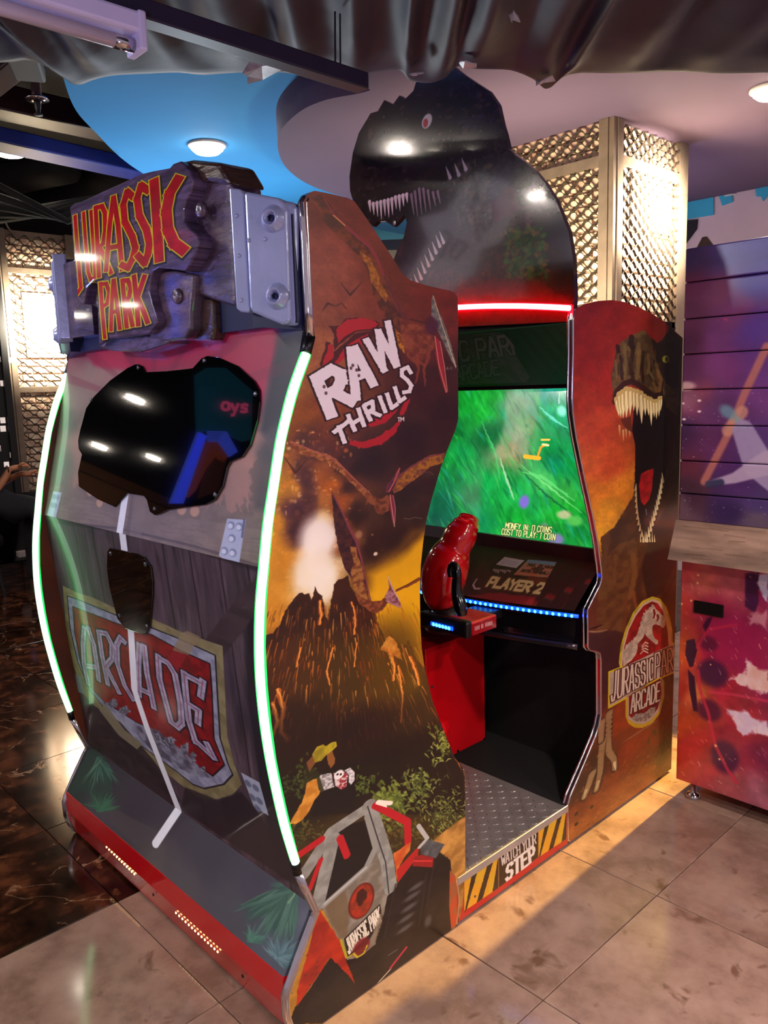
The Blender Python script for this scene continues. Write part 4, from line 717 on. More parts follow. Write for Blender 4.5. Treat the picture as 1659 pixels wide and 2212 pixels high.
def art_console(cv):
    cv.grain(.3, 18, 5)
    c7 = lambda P: [(880+x/3.770, 1080+y/3.770) for x, y in P]
    cv.poly(c7([(640,400),(850,440),(1225,490),(1085,835),(520,740)]), '#1e1212', 2, col2='#120c0c')
    cv.poly(c7([(620,740),(780,720),(1110,770),(1070,845),(560,760)]), '#6a1018', 4, .9, rough=3); cv.poly(c7([(1030,610),(1170,630),(1160,680),(1000,650)]), '#5c2410', 5, .7)
    cv.poly(c7([(600,590),(660,480),(720,520),(800,700),(700,740)]), '#2c1814', 6, .8, rough=4); cv.line(c7([(655,620),(640,660),(660,690),(695,690)]), 3, '#94828a', 1)
    cv.poly(c7([(815,458),(975,488),(925,545),(765,515)]), '#8e8a92', 1.2); [cv.line(c7([(800+i*6, 505-i*12), (920+i*8, 525-i*12)]), 1.4, '#6a6670', 1, .6) for i in range(3)]
    cv.poly(c7([(1000,482),(1225,505),(1175,625),(915,595)]), '#7c5a48', 1.2, col2='#8c4c34'); cv.poly(c7([(1010,482),(1222,505),(1214,532),(985,505)]), '#3c6a84', 2, .8)
    for q, s_ in (([(1005,530),(1205,556),(1210,538),(1015,512)], 'MAX. 2X MAIN'), ([(1040,560),(1130,570),(1135,552),(1048,542)], 'HARAP'), ([(965,572),(1170,600),(1178,582),(972,556)], 'ANTRI KEMBALI')): cv.word(s_, c7(q), 1.6, [(0, '#181010')], gap=.36)
    for i in range(8): x = 760+i*17; cv.line(c7([(x, 550+i*2), (x+7, 562+(i % 3)*8)]), 3, '#8a7c78', 1, .8)
    cv.word('PLAYER 2', c7([(740,672),(1130,742),(1160,672),(765,610)]), 5, [(4, '#3c2c14'), (0, '#a89468')], gap=.26)
    cv.poly(c7([(1240,500),(1560,560),(1440,900),(1090,840)]), '#080708', 2)
    for sh in (-.50,):
        pass
# ================================================================== SETTING
rnd = random.Random(7)
def objrand(m, amt):
    """small tone change from one piece to the next"""
    nt = m.node_tree; b = nt.nodes['Principled BSDF']; oi = nt.nodes.new('ShaderNodeObjectInfo')
    mr = nt.nodes.new('ShaderNodeMapRange'); mr.inputs[3].default_value = 1-amt; mr.inputs[4].default_value = 1+amt
    nt.links.new(oi.outputs['Random'], mr.inputs[0])
    mx = nt.nodes.new('ShaderNodeVectorMath'); mx.operation = 'SCALE'; bc = b.inputs['Base Color']
    src = bc.links[0].from_socket if bc.links else None
    if src: nt.links.new(src, mx.inputs[0])
    else: mx.inputs[0].default_value = bc.default_value[:3]
    nt.links.new(mr.outputs[0], mx.inputs['Scale']); nt.links.new(mx.outputs[0], bc)
    return m
def stone(name, c1, c2, c3, spots, veins, rough):
    m = bpy.data.materials.new(name); m.use_nodes = True; nt = m.node_tree; b = nt.nodes['Principled BSDF']; N = nt.nodes.new; L = nt.links.new
    g = N('ShaderNodeNewGeometry'); oi = N('ShaderNodeObjectInfo'); ad = N('ShaderNodeVectorMath'); ad.operation = 'MULTIPLY_ADD'
    cb = N('ShaderNodeCombineXYZ')
    for i in range(3): L(oi.outputs['Random'], cb.inputs[i])
    L(cb.outputs[0], ad.inputs[0]); ad.inputs[1].default_value = (17, 31, 5); L(g.outputs['Position'], ad.inputs[2])
    n = N('ShaderNodeTexNoise'); n.inputs['Scale'].default_value = 7; n.inputs['Detail'].default_value = 7; n.inputs['Roughness'].default_value = .62; L(ad.outputs[0], n.inputs['Vector'])
    r = N('ShaderNodeValToRGB'); L(n.outputs['Fac'], r.inputs[0]); e = r.color_ramp.elements
    e[0].position = .36; e[0].color = (*lin(c1), 1); e[1].position = .66; e[1].color = (*lin(c3), 1); x = e.new(.5); x.color = (*lin(c2), 1)
    n2 = N('ShaderNodeTexNoise'); n2.inputs['Scale'].default_value = 11; n2.inputs['Detail'].default_value = 3; n2.inputs['Distortion'].default_value = .5; L(ad.outputs[0], n2.inputs['Vector'])
    r2 = N('ShaderNodeValToRGB'); L(n2.outputs['Fac'], r2.inputs[0]); r2.color_ramp.elements[0].position = .63; r2.color_ramp.elements[1].position = .72
    mx = N('ShaderNodeMixRGB'); L(r2.outputs[0], mx.inputs[0]); L(r.outputs[0], mx.inputs[1]); mx.inputs[2].default_value = (*lin(spots), 1)
    out = mx.outputs[0]
    if veins:
        nv = N('ShaderNodeTexNoise'); nv.inputs['Scale'].default_value = 2.1; nv.inputs['Detail'].default_value = 8; nv.inputs['Distortion'].default_value = 1.4; L(ad.outputs[0], nv.inputs['Vector'])
        sb = N('ShaderNodeMath'); sb.operation = 'SUBTRACT'; sb.inputs[1].default_value = .5; L(nv.outputs['Fac'], sb.inputs[0])
        ab = N('ShaderNodeMath'); ab.operation = 'ABSOLUTE'; L(sb.outputs[0], ab.inputs[0])
        rv = N('ShaderNodeValToRGB'); L(ab.outputs[0], rv.inputs[0]); rv.color_ramp.elements[0].color = (.9, .9, .9, 1); rv.color_ramp.elements[1].color = (0, 0, 0, 1); rv.color_ramp.elements[1].position = .009
        mk_ = N('ShaderNodeTexNoise'); mk_.inputs['Scale'].default_value = 4; L(ad.outputs[0], mk_.inputs['Vector']); mr_ = N('ShaderNodeMapRange'); mr_.inputs[1].default_value = .48; mr_.inputs[2].default_value = .62; L(mk_.outputs['Fac'], mr_.inputs[0])
        mm = N('ShaderNodeMath'); mm.operation = 'MULTIPLY'; L(rv.outputs[0], mm.inputs[0]); L(mr_.outputs[0], mm.inputs[1])
        m2 = N('ShaderNodeMixRGB'); L(mm.outputs[0], m2.inputs[0]); L(out, m2.inputs[1]); m2.inputs[2].default_value = (*lin(veins), 1); out = m2.outputs[0]
    L(out, b.inputs['Base Color']); b.inputs['Roughness'].default_value = rough; b.inputs['Specular IOR Level'].default_value = .55
    return objrand(m, .06)
M_tile = stone('beige_stone', '#7f6458', '#93766a', '#a28578', '#6c5042', None, .10)
M_marble = stone('brown_marble', '#150a07', '#2c170f', '#5a321f', '#6b4128', '#a88468', .11)
M_grout = mat('grout', '#5e4a40', .8, var=.1, scale=30)
M_grout_dark = mat('dark_grout', '#4a382c', .5, var=.1, scale=30)

floor = MB().box((-10.5, -6.5, -.10), (5.5, 9.0, -.010)).build('floor', M_grout, kind='structure')
T = .587
def tile_mesh(name, m):
    o = MB().box((-T/2+.0014, -T/2+.0014, -.012), (T/2-.0014, T/2-.0014, 0)).build(name, m, floor); bevel(o, .0015, 1)
    return o
def lay(name, m, xs, ys):
    src = tile_mesh(name, m); first = True; base = origin_of(floor)
    for x in xs:
        for y in ys:
            o = src if first else link(name, src.data, floor); first = False
            o.location = Vector((x, y, -.006+rnd.uniform(-.0003, .0003)))-base
X0 = -.834
lay('light_floor_tile', M_tile, [X0+T*(i+.5) for i in range(0, 7)], [.92+T*(j+.5) for j in range(-5, 9)])
lay('dark_floor_tile', M_marble, [X0-T*(i+.5) for i in range(0, 15)], [.92+T*(j+.5) for j in range(-6, 9)])

# ---------------- walls round the hall
M_wall = mat('painted_wall', '#8d7a84', .8, var=.06, scale=3)
M_dark = mat('dark_wall', '#191518', .8, var=.2, scale=2)
def wall(name, lo, hi, m): return MB().box(lo, hi).build(name, m, kind='structure')
wall('wall_left', (-10.6, -6.5, 0), (-10.4, 9, 3.9), M_dark)

# far wall with its cut-out mural in white, cyan and black
M_mural_white = mat('mural_white', '#d9c3c6', .7, var=.04, scale=4)
wb = wall('wall_back', (-10.4, 6.15, 0), (5.4, 6.35, 3.9), M_mural_white)
M_cyan = mat('mural_cyan', '#3fb6d6', .6, var=.05); M_black = mat('mural_black', '#17161c', .6, var=.1)
def mural(name, P, m, dy):
    pts = [ony(x, y, 6.15-dy) for x, y in P]; MB().prism(pts, (0, dy, 0)).build(name, m, wb)
mural('cyan_shape', [(1440, 400), (1659, 360), (1659, 400), (1541, 418), (1541, 464), (1440, 480)], M_cyan, .012)
mural('cyan_drip', [(1548, 410), (1560, 444), (1582, 436), (1580, 405)], M_cyan, .012)
mural('cyan_drip', [(1630, 400), (1634, 424), (1644, 424), (1648, 434), (1659, 420), (1659, 385)], M_cyan, .014)
mural('black_shape', [(1440, 480), (1506, 474), (1504, 495), (1482, 524), (1472, 545), (1440, 545)], M_black, .016)
mural('cyan_shape', [(780, 440), (900, 440), (900, 515), (780, 520)], mat('mural_sky_blue', '#5ab4dc', .6, var=.04), .012)
mural('navy_shape', [(780, 515), (900, 513), (900, 540), (780, 540)], mat('mural_navy', '#1f2547', .6, var=.05), .010)
mural('cream_band', [(780, 540), (900, 536), (900, 560), (780, 560)], mat('mural_cream', '#9a938c', .6, var=.05), .008)

# ---------------- ceilings: purple slab with a round edge, blue panel above, dark void behind
M_purple = mat('purple_ceiling', '#66546a', .85, var=.04, scale=1.5)
M_blue = mat('blue_ceiling', '#3497d6', .85, var=.04, scale=1.5)
M_void = mat('black_ceiling', '#0e0b0f', .9, var=.3, scale=3)
wall('ceiling', (-10.4, -6.4, 3.75), (5.4, 9, 3.9), M_void)
Z1 = 2.9
edge = [onz(x, y, Z1)[:2] for x, y in [(800, 195), (770, 203), (700, 217), (645, 243), (605, 285), (601, 325), (618, 362), (655, 392), (700, 412), (760, 430)]]
edge = spline([(e[0], e[1]) for e in edge], 6)
P = [(e[0], e[1], Z1) for e in edge]+[(-3.6, 6.14, Z1), (5.39, 6.14, Z1), (5.39, -1.0, Z1), (-.2, -1.0, Z1), (-.8, 1.2, Z1)]
ps = MB().prism(P, (0, 0, .16)).build('ceiling_panel', M_purple); tag(ps, kind='structure')
Z2 = 3.06
be = [onz(x, y, Z2)[:2] for x, y in [(100, 60), (130, 130), (140, 180), (165, 240), (210, 290), (260, 340), (315, 378), (400, 420)]]
be = spline([(e[0], e[1]) for e in be], 5)
P = [(e[0], e[1], Z2) for e in be]+[(-4.4, 6.14, Z2), (-.9, 6.14, Z2), (-.9, .9, Z2)]
bs = MB().prism(P, (0, 0, .1)).build('ceiling_panel', M_blue); tag(bs, kind='structure')

# ---------------- ceiling lamps (round, surface set)
M_lamp = mat('lamp_glow', '#fff6e4', .5, emit='#fff2dc', estr=16)
M_trim = mat('lamp_trim', '#d8d2cc', .4)
def downlight(label, x, y, z, r, power, col=(1, .9, .78), group='round ceiling lamps', down=True):
    t = root('ceiling_lamp', label, 'lamp', (x, y, z), group)
    MB().lathe((x, y, z), (0, 0, -1), [(r*1.12, 0), (r*1.12, .010), (r*1.02, .016), (r*.99, .010)], 28).build('rim', M_trim, t, smooth=True)
    MB().lathe((x, y, z-.001), (0, 0, -1), [(r, .004), (r*.92, r*.28), (r*.7, r*.46), (r*.35, r*.56), (.001, r*.58)], 28).build('diffuser', M_lamp, t, smooth=True)
    l = bpy.data.lights.new('lamp_light', 'AREA'); l.shape = 'DISK'; l.size = r*1.8; l.energy = power; l.color = col
    o = bpy.data.objects.new('lamp_light', l); COL.objects.link(o); o.location = (x, y, z-.05)
def dl_px(label, px, py, z, r, power, **k):
    p = onz(px, py, z); downlight(label, p[0], p[1], z, r, power, **k)
dl_px('bright round lamp on the blue ceiling panel above the wooden sign', 447, 312, Z2, .105, 34)
dl_px('round lamp at the left edge under the blue beam', 20, 316, 3.35, .13, 1.5)
dl_px('round lamp on the purple ceiling at the far right edge', 1668, 190, Z1, .09, 16)
p = onz(1588, 425, Z1-.0)
dl_px('distant round lamp by the white mural above the purple boards', 1586, 424, Z1, .10, 8)
for (x, y, z, r_, pw, lb) in [(2.5, 1.6, Z1, .10, 120, 'nearest the printed side panel'), (1.3, -.7, Z1, .10, 62, 'right behind the photographer'), (3.9, 3.2, Z1, .10, 110, 'over the right aisle'), (3.9, .4, Z1, .10, 110, 'over the right aisle, front'), (1.3, 3.0, Z1, .10, 30, 'above the purple machine'),  # unseen lamps; those over the right aisle added to brighten the side panels
                         (-1.3, -2.3, 3.3, .11, 60, 'behind the rear shell aisle'), (-3.1, -2.0, 3.3, .11, 40, 'over the dark marble, far'), (-4.9, .4, 3.3, .11, 30, 'over the dark marble, near'),
                         (-2.63, .28, 3.2, .06, 8, 'small, first of three in a row'), (-2.60, -.02, 3.2, .05, 6, 'small, second of three in a row'), (-2.42, -.22, 3.2, .04, 5, 'small, third of three in a row'),
                         (-7.9, -2.05, 3.2, .12, 14, 'far left, high'), (-9.0, -2.32, 2.65, .11, 8, 'far left, low'), (-9.0, -3.1, 2.82, .11, 8, 'far left, rear'), (-5.4, 5.0, 3.3, .11, 30, 'far behind the machine')]:
    downlight('round lamp out of view: %s' % lb, x, y, z, r_, pw, (1, .88, .78), None)

# ---------------- what the black windows and the glossy header mirror: hall behind the photographer, plus an added card
def mirror_px(px, py, p, q, ax, v):
    n = np.array([0., q[1]-p[1], -(q[0]-p[0])]); n /= np.linalg.norm(n); n = -n if n[1] > 0 else n
    h = onpl(px, py, (0, *p), n); d = ray(px, py); r = d-2*np.dot(d, n)*n; t = (v-h[ax])/r[ax]; return h+t*r
WP = ((.985, 1.165), (1.118, 1.70))
mb_ = bpy.data.materials.new('far_brickwork'); mb_.use_nodes = True; _n = mb_.node_tree; _b = _n.nodes['Principled BSDF']; _t = _n.nodes.new('ShaderNodeTexBrick')
_g = _n.nodes.new('ShaderNodeNewGeometry'); _m = _n.nodes.new('ShaderNodeMapping'); _m.inputs['Rotation'].default_value = (math.pi/2, 0, math.pi/2); _n.links.new(_g.outputs['Position'], _m.inputs[0]); _n.links.new(_m.outputs[0], _t.inputs['Vector'])
_t.inputs['Scale'].default_value = 1.6; _t.inputs['Color1'].default_value = (*lin('#8a5c34'), 1); _t.inputs['Color2'].default_value = (*lin('#6a4028'), 1); _t.inputs['Mortar'].default_value = (*lin('#3c281c'), 1)
_n.links.new(_t.outputs[0], _b.inputs['Base Color']); _b.inputs['Roughness'].default_value = .8
bw_ = MB().box((-10.39, -6.4, 0), (-10.2, -2.2, 2.5)).build('brick_wall', mb_); tag(bw_, 'long brick wall behind the photographer, mirrored in the black window', 'wall')
FX = -6.0
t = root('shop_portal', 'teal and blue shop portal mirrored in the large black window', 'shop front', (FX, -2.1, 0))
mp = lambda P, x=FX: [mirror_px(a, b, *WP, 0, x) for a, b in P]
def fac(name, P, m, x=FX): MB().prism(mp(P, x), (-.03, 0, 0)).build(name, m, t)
fac('teal_panel', [(424,812),(450,795),(490,795),(548,845),(545,950),(525,955),(485,935),(428,935)], mat('teal_glow', '#175a6e', .5, emit='#175a6e', estr=.35, var=.1), FX-.05)  # portal panels are no lamps; their colours carry a weak glow
fac('teal_box', [(430,835),(478,835),(478,925),(432,925)], mat('deep_teal_glow', '#0f5068', .5, emit='#10526a', estr=.5, var=.05))
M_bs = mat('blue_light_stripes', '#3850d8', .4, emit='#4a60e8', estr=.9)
for k in range(7):
    f0 = k/7*28; fac('blue_stripe', [(432+f0*.6-2, 934+k*1.2), (434+f0*.6+2, 934+k*1.2), (372+f0*1.0+3, 1088), (369+f0*1.0, 1088)], M_bs, FX+.02)
for k in range(6): fac('blue_stripe', [(452, 932+k*4), (492-k*3, 932+k*4), (516-k*3, 976+k*2), (512-k*3, 978+k*2), (488-k*3, 935+k*4), (452, 935+k*4)], M_bs, FX+.02)
fac('orange_arch', [(440,960),(460,950),(485,955),(495,985),(480,1010),(470,985),(450,1010),(425,1060),(410,1075),(400,1075),(425,1000)], mat('orange_glow', '#b4501c', .5, emit='#b4501c', estr=.25), FX+.01)
fac('plank_board', [(465,990),(490,1000),(475,1060),(430,1078),(440,1040)], mat('plank_glow', '#5a2c1c', .6, emit='#5a2c1c', estr=.2), FX+.015)
cvx = Cv(480, 545, -905, -840, 8, lambda a, b: (a, -b)); pl_ = mat('pink_neon', '#c04a70', .4, emit='#e0507c', estr=1.2)
for ch, x0_ in (('a', 482), ('y', 502), ('s', 522)):
    for st_ in GL[ch]: MB().tube([mirror_px(x0_+u*15, 888-v*26+(x0_-500)*.12, *WP, 0, FX+.05) for u, v in st_], .018, 6).build('neon_letter', pl_, t)
MB().tube([(FX-.02, -1.7, 0), (FX-.02, -1.7, 1.6)], .05, 8).build('post', M_dark, t); MB().tube([(FX-.02, -2.9, 0), (FX-.02, -2.9, 3.0)], .05, 8).build('post', M_dark, t)
HPl = ((2.165, 1.8), (2.165, 2.5))
bp_ = [mirror_px(a, b, *HPl, 1, -2.0) for a, b in [(905,470),(965,455),(1000,400),(1035,372),(1095,390),(1104,470),(1078,525),(1035,540),(1022,590),(960,640),(880,600),(925,520)]]  # glowing card shaped and added to give the header its pale reflection
bn = root('reflection_card', 'added glowing white banner behind the photographer, mirrored in the dinosaur header', 'card', (float(bp_[0][0]), -2.0, float(bp_[0][2])))
MB().prism(bp_, (0, -.02, 0)).build('card_face', mat('white_card_glow', '#d8d0d4', .6, var=.05, emit='#d8d0dc', estr=1.3), bn)
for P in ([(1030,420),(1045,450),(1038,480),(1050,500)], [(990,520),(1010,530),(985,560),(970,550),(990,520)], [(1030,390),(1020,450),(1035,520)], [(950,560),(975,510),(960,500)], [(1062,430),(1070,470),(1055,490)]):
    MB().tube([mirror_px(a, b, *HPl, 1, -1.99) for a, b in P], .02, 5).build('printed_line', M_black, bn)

# ---------------- dark ceiling void at the left: beams, sprinkler, cables
M_maroon = mat('maroon_beam', '#2a0c14', .45, var=.2, scale=6); M_bluebeam = mat('blue_beam', '#1c2f86', .5, var=.1)
M_brownbeam = mat('dark_beam', '#120f10', .7, var=.2)
def beam(name, label, p, q, w, h, m):
    a, b = Vector(p), Vector(q); d = (b-a).normalized(); s = d.cross(Vector((0, 0, 1))).normalized()*w/2; u = Vector((0, 0, h))
    mb = MB(); V = [a-s, a+s, b+s, b-s]; mb.add(V+[v+u for v in V], [(0,3,2,1),(4,5,6,7),(0,1,5,4),(1,2,6,5),(2,3,7,6),(3,0,4,7)])
    o = mb.build(name, m); bevel(o, .01, 2); tag(o, label, 'beam'); return o
beam('ceiling_beam', 'maroon beam crossing the dark ceiling void at the left', onz(-60, 236, 3.3), onz(330, 318, 3.3), .22, .16, M_maroon)
beam('ceiling_beam', 'blue beam beside the round lamp at the left', onz(-40, 310, 3.22), onz(345, 392, 3.22), .24, .10, M_bluebeam)
beam('ceiling_beam', 'short maroon beam at the top left corner', onz(-40, 215, 3.2), onz(75, 120, 3.2), .14, .12, M_maroon)
beam('ceiling_beam', 'dark brown beam end pointing down at the top left corner', onz(-10, -30, 2.62), onz(66, 178, 2.72), .11, .05, M_brownbeam)
M_pipe = mat('black_pipe', '#151215', .5, var=.2)
M_duct = mat('grey_duct', '#0f0d0c', .9, var=.3, scale=5, bump=.3, bscale=20)
dct = MB()
for k in range(5):
    a = onz(-60+k*14, 480-k*20, 2.9); b = onz(250+k*8, 428-k*3, 2.86); dct.tube([a, (np.array(a)+b)/2+np.array([0, 0, -.05*k]), b], .045-.006*k, 8)
tag(smooth(dct.build('cable_bundle', M_duct)), 'bundle of dark cables sagging below the dark ceiling at left', 'cables')
cb = onz(20, 420, 3.3)
tag(MB().tube(spline([onz(8, 470, 3.2), onz(25, 500, 3.1), onz(70, 518, 3.1), onz(120, 512, 3.15)], 8), .009, 6).build('thin_cable', mat('pale_cable', '#8a8078', .6)), 'thin pale cable drooping over the left mesh pillar', 'cable')
for k, (a, b) in enumerate([((-40, 400), (150, 360)), ((60, 430), (300, 372))]):
    pp = onz(*a, 3.6); qq = onz(*b, 3.6)
    tag(smooth(MB().tube([pp, qq], .14, 14).build('air_duct', M_duct)), ['dusty dark air duct above the left round lamp', 'dusty dark air duct running behind the wooden sign'][k], 'duct')
sp = onz(80, 212, 2.86)
t = root('sprinkler', 'small chrome sprinkler head hanging on a maroon pipe', 'sprinkler', (sp[0], sp[1], sp[2]-.06))
M_chrome = mat('chrome', '#c9c6cc', .12, 1.0, var=.05, scale=20)
MB().tube([(sp[0], sp[1], sp[2]), (sp[0]-.01, sp[1], 3.76)], .022, 10).build('pipe', M_maroon, t, smooth=True)
MB().lathe((sp[0], sp[1], sp[2]), (0, 0, -1), [(.02, -.01), (.046, 0), (.05, .008), (.02, .012)], 20).build('escutcheon', M_chrome, t, smooth=True)
MB().lathe((sp[0], sp[1], sp[2]-.01), (0, 0, -1), [(.016, 0), (.013, .03), (.008, .05), (.018, .056), (.018, .062)], 14).build('head', M_pipe, t, smooth=True)

# ---------------- crumpled dark sheet hanging above the machine
ZC = 2.42
EP = [(-500, 130), (-200, 140), (0, 135), (60, 132), (110, 150), (145, 174), (168, 183), (200, 172), (240, 163), (300, 160), (380, 158), (440, 163), (520, 158), (600, 156), (650, 160), (700, 156), (760, 166), (800, 156), (860, 150), (885, 172), (925, 178), (960, 168), (990, 142), (1030, 148), (1100, 152), (1150, 168), (1182, 190), (1208, 168), (1250, 157), (1330, 158), (1400, 158), (1480, 155), (1560, 157), (1640, 155), (1760, 150), (2000, 130)]
ED = spline([onz(x, y, ZC) for x, y in EP], 9)
back = np.array([-_f[0], -_f[1], 0.]); back /= np.linalg.norm(back)
nc = len(ED); nr = 70; nz = fbm(nr, nc, 26, 41, 4); nz2 = fbm(nr, nc, 60, 42, 3, 1., 3.); V = []; F = []
for j in range(nr):
    s_ = -.10+(j/(nr-1))**1.3*2.3
    for i in range(nc):
        e = ED[i]
        if s_ < 0: q = e+back*(-.02+.4*(s_+.10)*.2)+np.array([0, 0, -s_*1.6])
        else: q = e+back*s_+np.array([0, 0, .02*s_])
        fold = (abs(nz2[j, i]-.5)*-.17+(nz[j, i]-.5)*.03)*min(1, max(0, s_*5+.15))
        V.append(q+np.array([0, 0, fold+.02*math.sin(i*.33)*min(1, max(s_, 0)*3)]))
for j in range(nr-1):
    for i in range(nc-1): F.append((j*nc+i, j*nc+i+1, (j+1)*nc+i+1, (j+1)*nc+i))
M_sheet = mat('dark_sheet', '#2c2833', .6, col2='#423c48', scale=2.2, bump=.2, bscale=9, spec=.5)
sh = mk('hanging_sheet', V, F, M_sheet, smooth=True)
tag(sh, 'crumpled dark glossy sheet stretched under the ceiling above the machine', 'sheet')
md = sh.modifiers.new('thickness', 'SOLIDIFY'); md.thickness = .004
# torn pale scraps along the hem
M_scrap = mat('torn_plastic', '#b9b1aa', .3, var=.3, scale=30)
for (x, y, w_, lb) in [(1012, 140, .05, 'torn pale scrap on the sheet hem above the dinosaur header'), (1172, 176, .05, 'torn pale flap hanging at the right of the sheet hem'), (560, 150, .10, 'long creased pale scrap on the hem above the blue ceiling'), (1112, 40, .02, 'small pale scrap near the top right of the sheet'), (900, 160, .03, 'tiny torn pale scrap left of the dinosaur header')]:
    c = onz(x, y, ZC-.035); pts = []; r2 = random.Random(x)
    for k in range(9):
        a = 2*math.pi*k/9; rr = w_*(.5+.6*r2.random()); pts.append((c[0]+math.cos(a)*rr*.8-back[1]*0, c[1]+math.sin(a)*rr*.45, c[2]+r2.uniform(-.012, .012)))
    tag(MB().prism(pts, (0, 0, .004)).build('plastic_scrap', M_scrap), lb, 'scrap')

# ---------------- unlit tube fitting and dark rail under the sheet
zf = 2.20; a = onz(312, 78, zf)
t = root('tube_light', 'white unlit fluorescent tube fitting under the sheet at top left', 'light fitting', (a[0]-.03, a[1]-.7, zf))
M_wp = mat('white_enamel', '#d8d4ee', .3, var=.03)
M_tubeg = mat('frosted_tube', '#cfcbe0', .15, var=.02)
xl, xr = a[0]-.050, a[0]+.004
box('housing', (xl, a[1]-1.25, zf+.004), (xr, a[1], zf+.04), M_wp, t, .006)
box('end_cap', (xl-.002, a[1]-.012, zf-.026), (xr+.002, a[1]+.004, zf+.042), M_wp, t, .004)
MB().tube([((xl+xr)/2, a[1]-1.2, zf-.012), ((xl+xr)/2, a[1]-.05, zf-.012)], .013, 14).build('tube', M_tubeg, t, smooth=True)
MB().tube([((xl+xr)/2, a[1]-.05, zf-.012), ((xl+xr)/2, a[1]-.012, zf-.012)], .0135, 14).build('tube_cap', M_chrome, t, smooth=True)
zr = 2.24; a = onz(798, 192, zr)
t = root('hanging_rail', 'dark square rail hanging on wires from the sheet', 'rail', (a[0]-.02, a[1]-.6, zr))
M_rail = mat('dark_rail', '#2c2638', .4, var=.1, scale=10)
box('rail', (a[0]-.042, a[1]-1.15, zr), (a[0], a[1], zr+.036), M_rail, t, .003)
for yy in (a[1]-.07, a[1]-.085, a[1]-.8): MB().tube([(a[0]-.02, yy, zr+.03), (a[0]-.02, yy+.005, ZC-.03)], .0022, 6).build('wire', M_pipe, t)

# ---------------- brick pillars wrapped in expanded metal
M_brick = objrand(mat('pale_brick', '#c89884', .85, col2='#ecd6b8', scale=9, bump=.5, bscale=40), .22)
M_mortar = mat('mortar', '#8c7a6c', .9, var=.1, scale=20)
M_mesh = mat('steel_mesh', '#4c4238', .45, .5, var=.15, scale=20)
M_frame = mat('steel_frame', '#7d6d5e', .4, .35, var=.12, scale=14)
brick_me = None
def mesh_face(o, u, n, wd, z0, z1, cw, chh, parent):
    """expanded metal on the plane through o along u with outward normal n"""
    o, u, n = Vector(o), Vector(u), Vector(n); mb = MB(); rows = int((z1-z0)/(chh/2)); nx = int(wd/cw)*8
    for r_ in range(rows):
        z = z0+(r_+.5)*chh/2; ph = math.pi*(r_ % 2); V = []
        for i in range(nx+1):
            x = wd*i/nx; w_ = math.cos(2*math.pi*x/cw+ph); w_ = max(-.8, min(.8, w_*1.05))/.8
            c = o+u*x+Vector((0, 0, z+w_*chh*.23))
            V += [c+Vector((0, 0, .0045))+n*.008, c-Vector((0, 0, .0045))-n*.004]
        mb.add(V, [(2*i, 2*i+1, 2*i+3, 2*i+2) for i in range(nx)])
    ob = mb.build('metal_mesh', M_mesh, parent, kind='stuff'); m_ = ob.modifiers.new('t', 'SOLIDIFY'); m_.thickness = .003
def pillar(label, cx, cy, wx, wy, z1, zb0, zb1, faces, cw, chh, bands, zm0=0.1):
    """cx,cy: the corner nearest the camera; the pillar runs to -x (wx) and +y (wy)"""
    global brick_me
    t = root('brick_pillar', label, 'pillar', (cx-wx/2, cy+wy/2, 0), 'brick pillars in metal mesh')
    g = .045
    MB().box((cx-wx+g, cy+g, 0), (cx-g-.012, cy+wy-g, z1)).build('core', M_mortar, t)
    bw, bh = .20, .062
    for nm in faces:
        L_ = (wx if nm == 'y' else wy)-2*g
        z = zb0; r_ = 0
        while z < zb1:
            x = -(bw/2 if r_ % 2 else 0)
            while x < L_-.02:
                a_ = max(x, 0); b_ = min(x+bw-.01, L_)
                if b_-a_ > .03:
                    if nm == 'y': c = (cx-g-(a_+b_)/2, cy+g-.006, z+bh/2)
                    else: c = (cx-g-.006, cy+g+(a_+b_)/2, z+bh/2)
                    full = b_-a_ > bw-.02
                    if full and brick_me and brick_me.get(nm): o = link('brick', brick_me[nm], t, Vector(c)-t.location)
                    else:
                        h = (b_-a_)/2; dx, dy = (h, .012) if nm == 'y' else (.012, h)
                        o = box('brick', (c[0]-dx, c[1]-dy, c[2]-bh/2+.004), (c[0]+dx, c[1]+dy, c[2]+bh/2-.004), M_brick, t, .003)
                        if full: brick_me = brick_me or {}; brick_me[nm] = o.data
                x += bw
            z += bh+.008; r_ += 1
    for (x, y) in ((cx, cy), (cx-wx, cy), (cx, cy+wy)):
        box('corner_post', (x-.03 if x == cx else x, y if y == cy else y-.03, 0), (x if x == cx else x+.03, y+.03 if y == cy else y, z1), M_frame, t, .002)
    box('corner_post', (cx-.085, cy-.008, 0), (cx-.03, cy+.03, z1), M_frame, t, .002)
    box('corner_post', (cx-.03, cy+.03, 0), (cx+.008, cy+.085, z1), M_frame, t, .002)
    box('corner_post', (cx-.06, cy+wy-.075, 0), (cx+.008, cy+wy+.03, z1), M_frame, t, .002)
    for z in bands:
        box('cross_bar', (cx-wx, cy-.006, z), (cx-.03, cy+.02, z+.055), M_frame, t, .002)
        box('cross_bar', (cx-.02, cy+.03, z), (cx+.006, cy+wy, z+.055), M_frame, t, .002)
    mesh_face((cx-wx, cy+.002, 0), (1, 0, 0), (0, -1, 0), wx-.075, zm0, z1-.02, cw, chh, t)
    mesh_face((cx-.002, cy+.075, 0), (0, 1, 0), (1, 0, 0), wy-.14, zm0, z1-.02, cw, chh, t)
    return t
c = onz(1327, 250, Z1)
pc = (c[0], c[1])
pr = pillar('brick pillar behind the machine wrapped in pale-lit metal mesh', pc[0], pc[1], .95, .78, Z1, 1.45, 2.85, ('y', 'x'), .088, .062, [2.67], zm0=1.2)
M_flood = mat('flood_glow', '#fff3dc', .5, emit='#fff0d2', estr=12)
